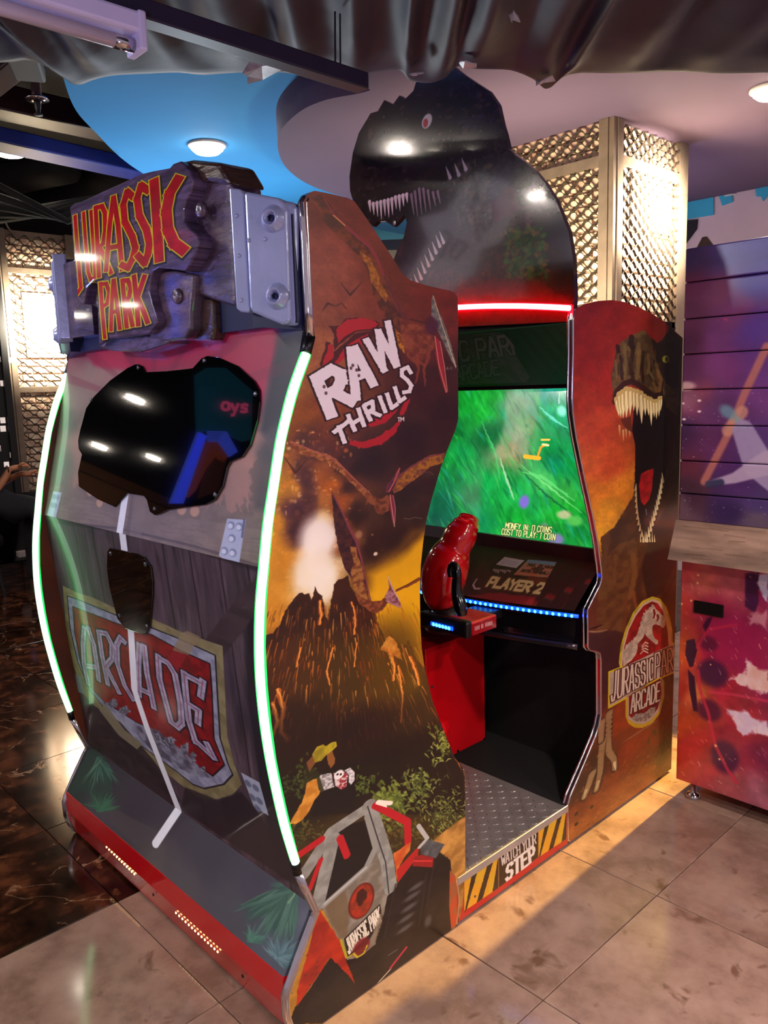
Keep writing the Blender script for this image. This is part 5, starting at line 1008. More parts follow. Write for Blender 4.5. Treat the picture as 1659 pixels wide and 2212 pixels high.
def flood(label, lo, hi, pos, tgt, power, axis):
    t = root('flood_lamp', label, 'lamp', ((lo[0]+hi[0])/2, (lo[1]+hi[1])/2, lo[2]))
    box('housing', (lo[0]-.0, lo[1]-.0, lo[2]-.01), (hi[0], hi[1], hi[2]+.01), M_pipe, t, .004)
    if axis == 'x': MB().box((hi[0], lo[1]+.01, lo[2]), (hi[0]+.004, hi[1]-.01, hi[2])).build('glowing_panel', M_flood, t)
    else: MB().box((lo[0]+.01, lo[1]-.004, lo[2]), (hi[0]-.01, lo[1], hi[2])).build('glowing_panel', M_flood, t)
    area('mesh_front_fill', pos, tgt, .22, power, (1, .88, .66), .22, 110)  # unseen light in front of the mesh, added to whiten its strands
# lamp panels set against the bricks behind the mesh
q = onx(1395, 440, pc[0]-.05)
flood('glaring flood lamp behind the mesh on the right side of the pillar', (pc[0]-.041, q[1]-.20, q[2]-.15), (pc[0]-.028, q[1]+.26, q[2]+.14), (pc[0]+.34, q[1]+.02, q[2]-.06), (pc[0]-.1, q[1]+.02, q[2]-.08), 60, 'x')
area('pillar_wash', (pc[0]-.1, pc[1]-.8, 1.9), (pc[0]-.3, pc[1], 2.3), .3, 30, (1, .84, .56))
LX = -6.5
pl = pillar('brick pillar wrapped in metal mesh at the far left', LX, 2.66, .7, .72, 3.12, .12, 3.05, ('x',), .125, .09, [1.62, 2.72])
q = onx(90, 690, LX-.05)
flood('glaring flood lamp behind the mesh of the far left pillar', (LX-.041, q[1]-.18, q[2]-.36), (LX-.028, q[1]+.24, q[2]+.24), (LX+.5, q[1], q[2]-.04), (LX, q[1], q[2]-.06), 65, 'x')
# black lattice screen left of the far pillar, glowing white panes on its face stand for openings
t = root('lattice_screen', 'black screen with white square openings beside the far left pillar', 'screen', (-6.45, 1.6, 0))
M_blk = mat('black_paint', '#0c0a0e', .5, var=.2)
box('panel', (-6.47, .9, 0), (-6.44, 2.60, 2.95), M_blk, t, .004)
box('frame_post', (-6.44, 2.58, 0), (-6.40, 2.64, 3.0), M_blk, t, .004)
M_pane = mat('glowing_pane', '#e8d8d2', .5, var=.04, emit='#e8d6ce', estr=.5)
for (x0_, x1_, y0_, y1_) in [(0, 11, 770, 782), (16, 24, 772, 784), (0, 12, 822, 834), (14, 22, 822, 834), (0, 12, 902, 914), (15, 21, 902, 914), (0, 13, 920, 932), (16, 22, 920, 932), (20, 26, 958, 970), (21, 28, 977, 988), (0, 2, 962, 975), (8, 20, 998, 1008)]:
    p0 = onx(x0_, y0_, -6.44); p1 = onx(x1_, y1_, -6.44)
    box('pane', (-6.442, p0[1], p1[2]), (-6.436, p1[1], p0[2]), M_pane, t, .001)

# ---------------- purple and red machine at the right
KY = 2.7; kx0 = ony(1459, 1000, KY)[0]
kx0 = .098; kx1 = 1.75
toK = lambda x, y: tuple(ony(x, y, KY)[[0, 2]])
t = root('photo_booth', 'machine printed with purple boards and a pink figure at the right', 'arcade machine', ((kx0+kx1)/2, KY+.35, 0))
kz = [.065, .905, 1.052]
# purple board art
cv = Cv(kx0-.02, kx1, 1.0, 2.05, 420, toK, '#46356e')
cv.field([(1480, 560, '#4a3e6e'), (1560, 540, '#5a4a86'), (1659, 520, '#56468a'), (1490, 620, '#6b3355'), (1560, 630, '#7a4668'), (1640, 610, '#4b3a86'), (1500, 680, '#5e3550'), (1600, 680, '#74406f'), (1480, 740, '#4a2440'), (1560, 730, '#6b3a70'), (1650, 720, '#5a3f90'), (1490, 800, '#5c2a52'), (1560, 800, '#7c3f7e'), (1640, 790, '#6a3e8a'), (1500, 850, '#8a4560'), (1560, 880, '#5a3468'), (1640, 860, '#6f3f80'), (1480, 930, '#3a2350'), (1560, 950, '#5c2f64'), (1640, 950, '#583a7c'), (1500, 1010, '#5d2742'), (1600, 1020, '#4e2f6c'), (1490, 1080, '#3a2440'), (1590, 1090, '#3a2a5c'), (1650, 1080, '#4a3a72'), (1480, 1120, '#6a5060'), (1640, 1120, '#6a5a74')], 3.4)
cv.grain(.16, 30, 9, 3., 1.)
for _ in range(140):
    x = 1475+rnd.random()*180; y = 830+rnd.random()*300
    cv.blob(x, y, rnd.uniform(.8, 2.6), rnd.uniform(.6, 1.8), '#c8c0e0', .8, rnd.uniform(.3, .9))
for (x, y) in [(1478, 872), (1514, 866), (1514, 889), (1481, 906)]: cv.blob(x, y, 7, 4, '#f0e0e4', .5)
cv.blob(1485, 835, 34, 16, '#e8c6c0', .8, .75)
cv.line([(1524, 1040), (1575, 940), (1612, 850), (1659, 750)], 26, '#c07a70', 4, .85)
cv.line([(1575, 930), (1606, 890)], 40, '#d09a88', 4, .8)
cv.blob(1575, 890, 30, 20, '#6fa0b4', .9, .8, ang=-.6); cv.blob(1602, 915, 30, 12, '#7ab0bc', .9, .7, ang=-.9)
cv.line([(1608, 930), (1640, 1000), (1690, 1040)], [70, 100, 100], '#a598c4', 3, .95)
cv.line([(1532, 1045), (1590, 1032), (1660, 1000)], [16, 36, 80], '#b8a8cc', 3, .95)
cv.line([(1534, 1046), (1560, 1042)], 26, '#2e3458', 3, .9)
M_pur = print_mat('purple_print', cv.image('purple_print'), .3, .4, gain=1.35)
zs = [1.125-.072, 1.152, 1.268, 1.393, 1.516, 1.637, 1.756, 1.878, 1.992]
for a_, b_ in zip(zs[:-1], zs[1:]):
    o = MB().box((kx0-.012, KY-.012, a_+.0015), (kx1, KY+.03, b_-.0015)).build('board', M_pur, t, uv=cv.uv(lambda v: v[0], lambda v: v[2])); bevel(o, .005, 2)
box('body_upper', (kx0, KY+.02, 1.05), (kx1, KY+.62, 1.975), mat('dark_violet_case', '#231a38', .5, var=.1), t, .004)
box('side_post', (kx0-.028, KY+.03, 1.05), (kx0-.002, KY+.09, 1.93), mat('brown_post', '#4a2c18', .6, var=.2), t, .003)
lug = ony(1522, 512, KY)
MB().prism([(lug[0]-.03, KY, 1.985), (lug[0]+.03, KY, 1.992), (lug[0]+.008, KY, 2.022), (lug[0]-.008, KY, 2.022)], (0, .006, 0)).build('hanging_lug', M_frame, t)
# wood ledge
cv = Cv(kx0-.04, kx1, .88, 1.08, 420, toK, '#a88c7e')
cv.grain(.30, 24, 5, 7., 1.); cv.grain(.2, 8, 6, 5., 1.)
for k in range(60): x = kx0+rnd.random()*1.6; z = .9+rnd.random()*.16; cv.line([(x, z), (x+rnd.uniform(.04, .2), z+rnd.uniform(-.006, .006))], rnd.uniform(1, 4), '#6a4f40', 1, .5, raw=True)
M_ledge = print_mat('pale_wood_print', cv.image('pale_wood_print'), .4, .2)
l1 = [(kx0-.03, KY-.05, .915), (kx1, KY-.05, .915), (kx1, KY-.01, 1.055), (kx0-.022, KY-.01, 1.055)]
o = mk('ledge', l1+[(x, y+.06, z) for x, y, z in l1], [(0,1,2,3),(4,7,6,5),(0,4,5,1),(1,5,6,2),(2,6,7,3),(3,7,4,0)], M_ledge, t, uv=cv.uv(lambda v: v[0], lambda v: v[2]))
# red lower box art
cv = Cv(kx0-.01, kx1, .05, .93, 520, toK, '#a3293a')
S = [(1465, 1240, '#b8434a'), (1540, 1250, '#c4605a'), (1600, 1240, '#b85a66'), (1640, 1260, '#9a3a5a'), (1470, 1320, '#b8362c'), (1475, 1400, '#c04a20'), (1465, 1480, '#a82a24'), (1470, 1560, '#b04020'), (1500, 1500, '#c8703a'), (1465, 1640, '#a8201c'), (1500, 1620, '#b02a2c'), (1540, 1660, '#b43a40'), (1560, 1350, '#8a1f44'), (1620, 1370, '#8a1c50'), (1540, 1420, '#b0204a'), (1600, 1420, '#9a1c54'), (1560, 1500, '#b01c3a'), (1640, 1500, '#8a1850'), (1600, 1560, '#a01a34'), (1650, 1640, '#7a1c48'), (1600, 1650, '#922440'), (1560, 1600, '#8c1c38'), (1640, 1720, '#9a5668'), (1580, 1700, '#a04a52'), (1520, 1480, '#b84038')]
cv.field(S, 3.2); cv.grain(.22, 22, 12)
cv.poly([(1524, 1350), (1540, 1338), (1590, 1336), (1659, 1365), (1659, 1470), (1560, 1440), (1516, 1400)], '#a01c50', 14, .7)
cv.poly([(1610, 1240), (1640, 1236), (1645, 1290), (1630, 1325), (1609, 1310)], '#3f1640', 4, .95)
cv.poly([(1637, 1275), (1659, 1262), (1659, 1330), (1640, 1320)], '#8c1f50', 3, .95)
cv.poly([(1640, 1240), (1659, 1238), (1659, 1300), (1646, 1290), (1637, 1262)], '#c9cdf0', 4, .95, rough=3)
cv.poly([(1483, 1384), (1500, 1380), (1506, 1405), (1497, 1440), (1490, 1442), (1480, 1415)], '#3a1030', 2)
cv.poly([(1486, 1446), (1500, 1462), (1506, 1520), (1508, 1538), (1498, 1536), (1489, 1490)], '#3a1030', 2)
cv.blob(1540, 1455, 55, 50, '#3c1640', .6, .85); cv.blob(1530, 1390, 34, 28, '#5a1838', .7, .8); cv.blob(1532, 1535, 45, 40, '#54143a', .6, .9); cv.blob(1565, 1635, 50, 60, '#4a1440', .6, .95)
cv.poly([(1525, 1370), (1518, 1352), (1528, 1336), (1540, 1332), (1530, 1355)], '#3f1030', 3)
cv.poly([(1575, 1465), (1605, 1450), (1612, 1425), (1640, 1445), (1659, 1450), (1659, 1500), (1600, 1478)], '#e6b8b0', 6, .95, rough=9, col2='#f4e0e4', tcell=30)
cv.poly([(1570, 1530), (1600, 1535), (1659, 1562), (1659, 1590), (1625, 1582), (1605, 1592), (1585, 1560)], '#dcc8e4', 5, .95, rough=7, col2='#f0e2ee', tcell=24)
cv.poly([(1618, 1330), (1659, 1320), (1659, 1365), (1640, 1350), (1620, 1352)], '#d89aa8', 6, .7, rough=8)
cv.line([(1508, 1450), (1512, 1490), (1530, 1540), (1545, 1610), (1570, 1660), (1590, 1690)], 12, '#cf2a48', 3, .8)
cv.line([(1505, 1400), (1530, 1360), (1590, 1350)], 10, '#c42a4a', 3, .6); cv.line([(1530, 1495), (1580, 1500), (1659, 1515)], 10, '#d83a60', 3, .6)
for _ in range(130):
    x = 1460+rnd.random()*195; y = 1230+rnd.random()*500; l = rnd.uniform(2, 12); a_ = rnd.uniform(.6, 1.3)
    cv.line([(x, y), (x+l*math.cos(a_), y+l*math.sin(a_))], rnd.uniform(1, 3), rnd.choice(['#f0b890', '#e88a70', '#f4d8c8']), 1, rnd.uniform(.3, .8))
for (x, y, r_) in [(1465, 1278, 7), (1472, 1305, 5), (1507, 1260, 5), (1508, 1243, 4), (1493, 1298, 4), (1546, 1611, 5), (1554, 1640, 4), (1535, 1436, 3)]: cv.blob(x, y, r_, r_, '#f4b27a', .6)
M_red = print_mat('red_print', cv.image('red_print'), .3, .4, gain=1.2)
lo = MB().box((kx0, KY, .065), (kx1, KY+.62, .93)).build('body_lower', M_red, t, uv=cv.uv(lambda v: v[0], lambda v: v[2])); bevel(lo, .002, 1)
s0, s1 = ony(1500, 1292, KY), ony(1563, 1333, KY)
box('coin_slot', (s0[0], KY-.004, .722), (s1[0], KY+.004, .768), mat('black_slot', '#050406', .4), t, .002)
for fx in (kx0+.055, kx1-.06):
    for fy in (KY+.03, KY+.56):
        MB().lathe((fx, fy, 0), (0, 0, 1), [(.026, 0), (.028, .006), (.022, .016), (.009, .022), (.009, .07)], 16).build('levelling_foot', M_chrome, t, smooth=True)

# ---------------- dark machine and seated person far left
px_ = -5.6
t = root('far_arcade_machine', 'black arcade machine with a lit coin panel in the far left', 'arcade machine', (px_, 2.2, 0))
g0 = onx(60, 1195, px_); M_gloss = mat('black_gloss', '#08080a', .18, var=.1)
pts = [onx(x, y, px_) for x, y in [(-60, 1230), (68, 1212), (72, 1150), (58, 1090), (30, 1078), (-10, 1086), (-60, 1100)]]
pts = [(p_[0], p_[1], max(p_[2], 0.02)) for p_ in pts]
o = MB().prism(pts, (-.5, 0, 0)).build('body', M_gloss, t); bevel(o, .02, 2)
a_ = onx(12, 1078, px_+.02); b_ = onx(42, 1092, px_+.02)
box('glowing_panel', (px_+.005, a_[1], b_[2]), (px_+.05, b_[1], a_[2]), mat('violet_glow', '#c8a8ff', .3, emit='#b9a0ff', estr=2.2), t, .012)
a_ = onx(16, 1094, px_+.02); b_ = onx(42, 1104, px_+.02)
box('tray', (px_+.005, a_[1], b_[2]), (px_+.04, b_[1], a_[2]), mat('lilac_tray', '#a690b4', .4), t, .004)
a_ = onx(38, 1192, px_+.04); b_ = onx(60, 1201, px_+.04)
box('foot_plate', (px_+.0, a_[1], max(b_[2], .02)), (px_+.06, b_[1], max(a_[2], .05)), mat('pale_metal', '#cfc4bc', .4), t, .004)
for k in range(3):
    a_ = onx(30+k*6, 1116+k*3, px_+.01); MB().tube([a_, Vector(a_)+Vector((0, .03, -.012))], .005, 6).build('sticker_mark', mat('sticker_white', '#b8b4b0', .5), t)

def skinned(name, nodes, edges, m, parent=None, lvl=2):
    me = bpy.data.meshes.new(name); base = origin_of(parent) if parent else Vector((0, 0, 0))
    me.from_pydata([tuple(Vector(n[:3])-base) for n in nodes], edges, []); o = link(name, me, parent)
    s_ = o.modifiers.new('skin', 'SKIN'); s_.use_smooth_shade = True
    for i, n in enumerate(nodes): o.data.skin_vertices[0].data[i].radius = (n[3], n[3])
    o.data.skin_vertices[0].data[0].use_root = True
    u = o.modifiers.new('sub', 'SUBSURF'); u.levels = lvl; u.render_levels = lvl
    dg = bpy.context.evaluated_depsgraph_get(); m2 = bpy.data.meshes.new_from_object(o.evaluated_get(dg))
    o.modifiers.clear(); o.data = m2; m2.materials.clear(); m2.materials.append(m); m2.polygons.foreach_set('use_smooth', [True]*len(m2.polygons)); return o
# person seen only by the forearms and the dark lap at the left edge of the frame
M_skin = mat('skin', '#b0714e', .55, var=.06, scale=30); M_shirt = mat('black_cloth', '#15131a', .85, var=.2, scale=20)
h1 = onx(28, 1010, -5.2); h2 = onx(66, 1020, -5.2); el = onx(-14, 1062, -5.2); lap = onx(40, 1062, -5.3)
t = root('person', 'person in black clothes with clasped bare forearms at the far left edge', 'person', (-5.3, el[1]-.1, 0))
H = Vector(h1); E_ = Vector(el); H2 = Vector(h2)
sh_ = Vector((-5.25, el[1]-.10, 1.22)); hip = Vector((-5.34, el[1]-.12, .62)); hd = sh_+Vector((.02, .02, .26))
kn = Vector((-5.2, h2[1]+.02, .72)); ft = Vector((-5.15, h2[1]-.02, .07))
nodes = [(*hip, .13), (*(hip+Vector((.02, 0, .28))), .125), (*(sh_+Vector((0, 0, -.05))), .12), (*(sh_+Vector((0, 0, .09))), .05), (*hd, .085), (*(hd+Vector((0, 0, .08))), .07),
         (*(sh_+Vector((.16, .02, -.04))), .05), (*(E_+Vector((.02, 0, 0))), .040), (*(E_*.4+H*.6), .030), (*(H+Vector((0, -.03, -.01))), .024), (*(H+Vector((0, .05, 0))), .026),
         (*(sh_+Vector((-.16, .02, -.04))), .05), (*(E_+Vector((-.30, .02, -.02))), .038), (*(H2+Vector((-.08, -.05, -.01))), .024), (*(H2+Vector((-.02, .02, -.02))), .026)]
edges = [(0, 1), (1, 2), (2, 3), (3, 4), (4, 5), (2, 6), (6, 7), (7, 8), (8, 9), (9, 10), (2, 11), (11, 12), (12, 13), (13, 14)]
skinned('body', nodes, edges, M_skin, t)
for (hb, sg) in ((H+Vector((0, .06, 0)), 1), (H2+Vector((-.02, .03, -.02)), -1)):
    for k, L_ in enumerate((.055, .062, .058, .046)):
        b0 = hb+Vector((.022-.015*k, 0, .006*k)); skinned('finger', [(*b0, .010), (*(b0+Vector((.004, L_*.6, .010))), .009), (*(b0+Vector((.006, L_, -.008))), .007)], [(0, 1), (1, 2)], M_skin, t, 1)
    b0 = hb+Vector((.03, -.03, .01)); skinned('thumb', [(*b0, .011), (*(b0+Vector((.02, .02, .02))), .010), (*(b0+Vector((.018, .05, .018))), .008)], [(0, 1), (1, 2)], M_skin, t, 1)
wr = H+Vector((0, -.045, -.012)); MB().tube([wr+Vector((.03*math.cos(a), 0, .03*math.sin(a))) for a in [2*math.pi*i/16 for i in range(16)]], .004, 6, closed=True).build('wristband', M_blk, t)
cl = [(*hip, .165), (*(hip+Vector((.02, 0, .3))), .155), (*(sh_+Vector((0, 0, -.02))), .14), (*(sh_+Vector((.17, .02, -.05))), .075), (*(sh_+Vector((.16, -.02, -.2))), .065), (*(sh_+Vector((-.17, .02, -.05))), .075), (*(sh_+Vector((-.18, -.02, -.2))), .065),
      (*(kn+Vector((.12, 0, 0))), .10), (*(ft+Vector((.12, -.03, 0))), .06), (*(kn+Vector((-.14, .02, .01))), .10), (*(ft+Vector((-.12, 0, 0))), .06)]
skinned('clothes', cl, [(0, 1), (1, 2), (2, 3), (3, 4), (2, 5), (5, 6), (0, 7), (7, 8), (0, 9), (9, 10)], M_shirt, t)
skinned('hair', [(*(hd+Vector((-.01, -.01, .06))), .095), (*(hd+Vector((0, 0, .11))), .07)], [(0, 1)], M_blk, t)
sb = root('stool', 'dark round stool under the seated person at the far left edge', 'stool', (hip.x, hip.y, 0))
MB().lathe((hip.x, hip.y, .40), (0, 0, 1), [(.17, 0), (.19, .02), (.19, .07), (.17, .09)], 24).build('seat', M_blk, sb, smooth=True)
for k in range(4):
    a = math.pi/4+k*math.pi/2; MB().tube([(hip.x+.12*math.cos(a), hip.y+.12*math.sin(a), .41), (hip.x+.18*math.cos(a), hip.y+.18*math.sin(a), 0)], .014, 8).build('leg', M_pipe, sb)
# ================================================================== THE SHOOTING CABINET
WX = -1.335                                   # far side panel
cab = root('arcade_cabinet', 'tall two-seat shooting game cabinet printed with dinosaurs and a volcano', 'arcade machine', (WX/2, 1.9, 0))
TH = .022
M_chr2 = mat('edge_chrome', '#d9d4da', .16, 1.0, var=.06, scale=30)
M_edge = mat('black_edge', '#0b0a0c', .35, var=.1)
M_blackp = mat('black_plastic', '#0a090b', .4, var=.15, scale=20)
M_redm = mat('red_metal', '#c40a16', .22, var=.05, scale=6, coat=.6)
M_redp = mat('red_plastic', '#c40612', .18, var=.08, scale=8, coat=.8)
M_scr = mat('screw_steel', '#6e6a72', .3, .9, var=.1)
to0 = lambda x, y: tuple(onx(x, y, 0.0)[[1, 2]])

REAR_L = [(681, 731), (670, 775), (653, 822), (641, 860), (627, 912), (616, 960), (603, 1045), (590, 1130), (582, 1220), (576, 1300), (574, 1400), (578, 1480), (586, 1560), (597, 1640), (611, 1710), (627, 1780), (640, 1830), (650, 1868), (647, 1886)]
REAR_T = [(656, 436), (661, 424), (669, 416), (680, 412), (696, 415), (720, 420), (753, 428), (765, 434), (774, 446), (801, 485), (849, 558), (867, 588), (876, 598), (886, 605), (922, 617), (972, 628), (982, 632), (988, 641), (989, 651)]
REAR_R = [(990, 700), (989, 760), (990, 850), (990, 905), (984, 928), (964, 978), (952, 1011), (930, 1087), (921, 1125), (914, 1172), (909, 1220), (907, 1283), (908, 1350), (911, 1400), (916, 1435), (933, 1510), (956, 1572), (983, 1638), (996, 1652), (1003, 1668), (1005, 1692), (1005, 1889), (999, 1960)]
yz = lambda P: [tuple(onx(x, y, 0.0)[[1, 2]]) for x, y in P]
toe = yz([(686, 1971), (682, 1984), (626, 2140), (621, 2157)])
rearo = yz(REAR_T)+yz(REAR_R)+[(1.565, .004), (1.01, .004), (.992, .012), (.972, .045), (.962, .10)]+toe[::-1]+yz(REAR_L)[::-1]
FRONT = [(1241, 668), (1262, 657), (1292, 650), (1322, 648), (1348, 652), (1379, 663), (1411, 679), (1440, 699), (1470, 730)]
FRONT_L = [(1231, 1823), (1228, 1817), (1227, 1740), (1232, 1722), (1252, 1675), (1288, 1590), (1295, 1565), (1299, 1545), (1299, 1425), (1297, 1412), (1289, 1407), (1275, 1405), (1271, 1399), (1270, 1318), (1283, 1292), (1298, 1262), (1301, 1248), (1299, 1225), (1292, 1170), (1283, 1122), (1273, 1075), (1261, 1020), (1246, 945), (1238, 890), (1237, 860), (1239, 760), (1239, 690)]
fo = yz(FRONT); fo = fo[:-1]+[(2.86, fo[-1][1]), (2.86, .012)]+[(a, max(b, .012)) for a, b in yz(FRONT_L)]
def side_panel(name, out, x0, x1, m, me_, uvf=None, label=None):
    """thick panel between x0<x1; index 0 = printed faces, 1 = edge"""
    n = len(out); V = [(x1, a, b) for a, b in out]+[(x0, a, b) for a, b in out]
    ar = sum(out[i][0]*out[(i+1) % n][1]-out[(i+1) % n][0]*out[i][1] for i in range(n))
    F = [list(range(n)), [n+i for i in range(n-1, -1, -1)]]+[(i, i+n, (i+1) % n+n, (i+1) % n) for i in range(n)]
    if ar < 0: F = [f[::-1] for f in F]
    o = mk(name, V, F, [m, me_], cab, uv=uvf, label=label)
    for p in o.data.polygons: p.material_index = 0 if p.index < 2 else 1
    return o
# ---- artwork of the near rear panel
cvA = Cv(.93, 1.63, -.01, 2.0, 1100, to0, '#6b2c1c', .65, 1.15)
art_volcano(cvA)
M_volcano = print_mat('volcano_print', cvA.image('volcano_print'), .36, .12, gain=1.28)
side_panel('side_panel', rearo, -TH, 0, M_volcano, M_chr2, cvA.uv(lambda v: v[1], lambda v: v[2]), 'near side panel printed with a volcano and flying reptiles')
cvB = Cv(2.06, 2.88, 0, 1.84, 1000, to0, '#7a2418', .52, 1.5)
art_trex(cvB)
M_trex = print_mat('roaring_dinosaur_print', cvB.image('roaring_dinosaur_print'), .36, .12, gain=1.2)
side_panel('side_panel', fo, -TH, 0, M_trex, M_chr2, cvB.uv(lambda v: v[1], lambda v: v[2]), 'side panel beside the screen printed with a roaring dinosaur')
M_brownp = mat('brown_print', '#4a2018', .4, col2='#7c3a22', scale=3)
side_panel('side_panel', rearo, WX, WX+TH, M_brownp, M_edge, None, 'far rear side panel')
side_panel('side_panel', fo, WX, WX+TH, M_brownp, M_edge, None, 'far side panel beside the screen')

# ---- edge strips: light tubes and chrome
tubes = [(666, 764), (650, 808), (636, 850), (622, 905), (610, 960), (597, 1045), (584, 1130), (575, 1220), (567, 1310), (565, 1400), (568, 1480), (576, 1560), (588, 1640), (602, 1710), (618, 1780), (633, 1832), (643, 1864)]
tb = spline([(0, *p) for p in yz(tubes)], 4)
M_ledcore = mat('green_light_core', '#d8ffd8', .4, emit='#b8ffc4', estr=1.9)
M_ledglow = mat('green_light_sleeve', '#20c050', .4, emit='#18e850', estr=1.9)
for x, nm in ((-.011, 'near'), (WX+.011, 'far')):
    g = MB().tube([(x-.001, p[1]+.0035, p[2]) for p in tb], .0128, 12).build('light_tube', M_ledglow, cab, smooth=True, label='%s green glowing light tube' % nm)
    MB().tube([(x+(.006 if x > -.5 else .006), p[1]-.0022, p[2]) for p in tb], .0098, 12).build('tube_core', M_ledcore, g, smooth=True)
def trim(name, P, xs, r, m, label=None):
    for x in xs:
        pts = [(x, a, b) for a, b in P]; MB().tube(pts, r, 10).build(name, m, cab, smooth=True, label=label)
xsT = (-TH/2, WX+TH/2)
trim('chrome_edge', [(a+.004, b) for a, b in yz([(664, 428), (659, 436), (661, 470), (664, 520), (667, 600), (670, 660), (674, 726)])], xsT, .0118, M_chr2)
trim('tube_clip', [(a, b) for a, b in yz([(675, 728), (671, 748), (667, 763)])], xsT, .0125, M_edge)
trim('tube_clip', [(a, b) for a, b in yz([(643, 1862), (649, 1890)])], xsT, .0125, M_edge)
low = [(a, b) for a, b in yz([(648, 1888), (668, 1932), (684, 1966), (686, 1975), (680, 1990), (650, 2070), (627, 2136), (621, 2158)])]+[(.9625, .08), (.972, .045), (.99, .014), (1.01, .006)]
trim('chrome_edge', [(a+.002, b) for a, b in low], xsT, .0118, M_chr2)
fl = [(a, max(b, .015)) for a, b in yz([(1241, 668)]+FRONT_L[::-1])]
trim('chrome_edge', [(a+.001, b) for a, b in fl], (-TH+.003, ), .0045, M_chr2)
trim('chrome_edge', [(a+.001, b) for a, b in fl], (-.003, ), .0035, M_chr2)

# ---- rear shell facing the room: three printed planes folded over
A0, A1, A2, A3 = (1.118, 1.70), (.985, 1.165), (1.06, .315), (.968, .172)    # (y,z) of the folds
def plane_to(p, q):
    n = np.array([0., q[1]-p[1], -(q[0]-p[0])])
    return lambda x, y: tuple(onpl(x, y, (0, p[0], p[1]), n)[[0, 2]])
toU, toL, toK2 = plane_to(A1, A0), plane_to(A2, A1), plane_to(A3, A2)
IX0, IX1 = WX+TH, -TH
def slab(name, p, q, m, cv, t_=.018, label=None):
    V = [(IX0, *p), (IX1, *p), (IX1, *q), (IX0, *q)]; V += [(x, y+t_, z) for x, y, z in V]
    return mk(name, V, [(0,1,2,3),(4,7,6,5),(0,4,5,1),(1,5,6,2),(2,6,7,3),(3,7,4,0)], m, cab, uv=cv.uv(lambda v: v[0], lambda v: v[2]) if cv else None, label=label)
cU = Cv(WX, 0, A1[1], A0[1]+.14, 900, toU, '#8d7c76', .5, 1.4); art_upper(cU)
M_up = print_mat('upper_rear_print', cU.image('upper_rear_print'), .35, .35)
up = (A0[0]+(A0[0]-A1[0])*.2, A0[1]+(A0[1]-A1[1])*.2)
slab('rear_panel', A1, up, M_up, cU, label='upper rear panel printed red and beige with tree outlines')
cL = Cv(WX, 0, A2[1], A1[1], 1000, toL, '#4a3c46', .5, 1.5); art_lower(cL)
M_low = print_mat('lower_rear_print', cL.image('lower_rear_print'), .35, .35)
slab('rear_panel', A2, A1, M_low, cL, label='lower rear panel printed with planks and a red shield')
cK = Cv(WX, 0, A3[1], A2[1], 1000, toK2, '#3a343c', .5, 1.3); art_skirt(cK)
M_sk = print_mat('skirt_print', cK.image('skirt_print'), .35, .35)
slab('rear_panel', A3, A2, M_sk, cK, label='sloping skirt panel printed grey with green fronds')
kick = MB().prism([(IX0, .966, .172), (IX0, .964, .10), (IX0, .986, .012), (IX0, 1.02, .012), (IX0, 1.06, .172)], (IX1-IX0, 0, 0)).build('kick_plate', M_redm, cab)
M_dot = mat('amber_light', '#ffd890', .4, emit='#ffd68a', estr=3.2)
dm = None
for (xa, ya, xb, yb, n) in [(230, 1830, 290, 1888, 12), (380, 1972, 470, 2056, 14)]:
    for i in range(n):
        f_ = i/(n-1); p = ony(xa+(xb-xa)*f_, ya+(yb-ya)*f_, .9645)
        if dm is None:
            o = MB().lathe((p[0], .9655, p[2]), (0, -1, 0), [(.0036, 0), (.0032, .002), (.001, .003)], 8).build('light_dot', M_dot, cab); dm = o.data; dy0 = o.location.y
        else: o = link('light_dot', dm, cab); o.location = (p[0]-cab.location.x, dy0, p[2])
for (x, y) in [(190, 1800), (332, 1932), (525, 2108)]:
    p = ony(x, y, .966); MB().lathe((p[0], .9655, p[2]), (0, -1, 0), [(.005, 0), (.0045, .002), (.001, .003)], 10).build('screw', M_blackp, cab)

# windows of black acrylic with their screws
M_acr = mat('black_acrylic', '#020203', .015, var=.1, spec=.9, coat=.5)
def on_plane(P, p, q, lift):
    n = np.array([0., q[1]-p[1], -(q[0]-p[0])]); n /= np.linalg.norm(n); n = -n if n[1] > 0 else n
    return [onpl(x, y, np.array([0, p[0], p[1]])+n*lift, n) for x, y in P], n
def window(label, P, p, q, screws, lift=.006):
    pts, n = on_plane(P, p, q, lift); o = MB().prism(pts, -n*lift).build('window', M_acr, cab, label=label); bevel(o, .0018, 2, 50)
    for s_ in screws:
        c_, _ = on_plane([s_], p, q, lift); MB().lathe(c_[0], n, [(.0065, -.001), (.0062, .002), (.003, .0038), (.001, .003)], 12).build('screw', M_scr, o, smooth=True)
c3 = lambda P: [(x/2.37, 700+y/2.37) for x, y in P]
WIN = c3([(710,205),(728,215),(745,245),(850,240),(960,228),(985,225),(1030,175),(1060,162),(1120,170),(1220,215),(1300,290),(1325,335),(1328,400),(1315,500),(1280,620),(1240,680),(1180,705),(1162,735),(1140,830),(1100,900),(1050,925),(860,950),(820,970),(790,978),(765,960),(750,900),(735,880),(650,866),(585,936),(500,898),(402,832),(398,760),(418,668),(402,640),(398,600),(410,540),(440,430),(480,370),(560,290),(650,225),(690,206)])
window('large irregular black window in the rear panel', WIN, A1, A0, c3([(708,222),(466,388),(1046,186),(1308,357),(1102,873),(792,945)]))
window('small shield-shaped black window in the rear panel', [(236,1184),(231,1192),(230,1227),(236,1270),(253,1337),(270,1358),(308,1371),(316,1369),(323,1354),(328,1291),(329,1257),(325,1223),(312,1204),(295,1196),(262,1189)], A2, A1, [(239,1196),(314,1219),(258,1330),(317,1353)])

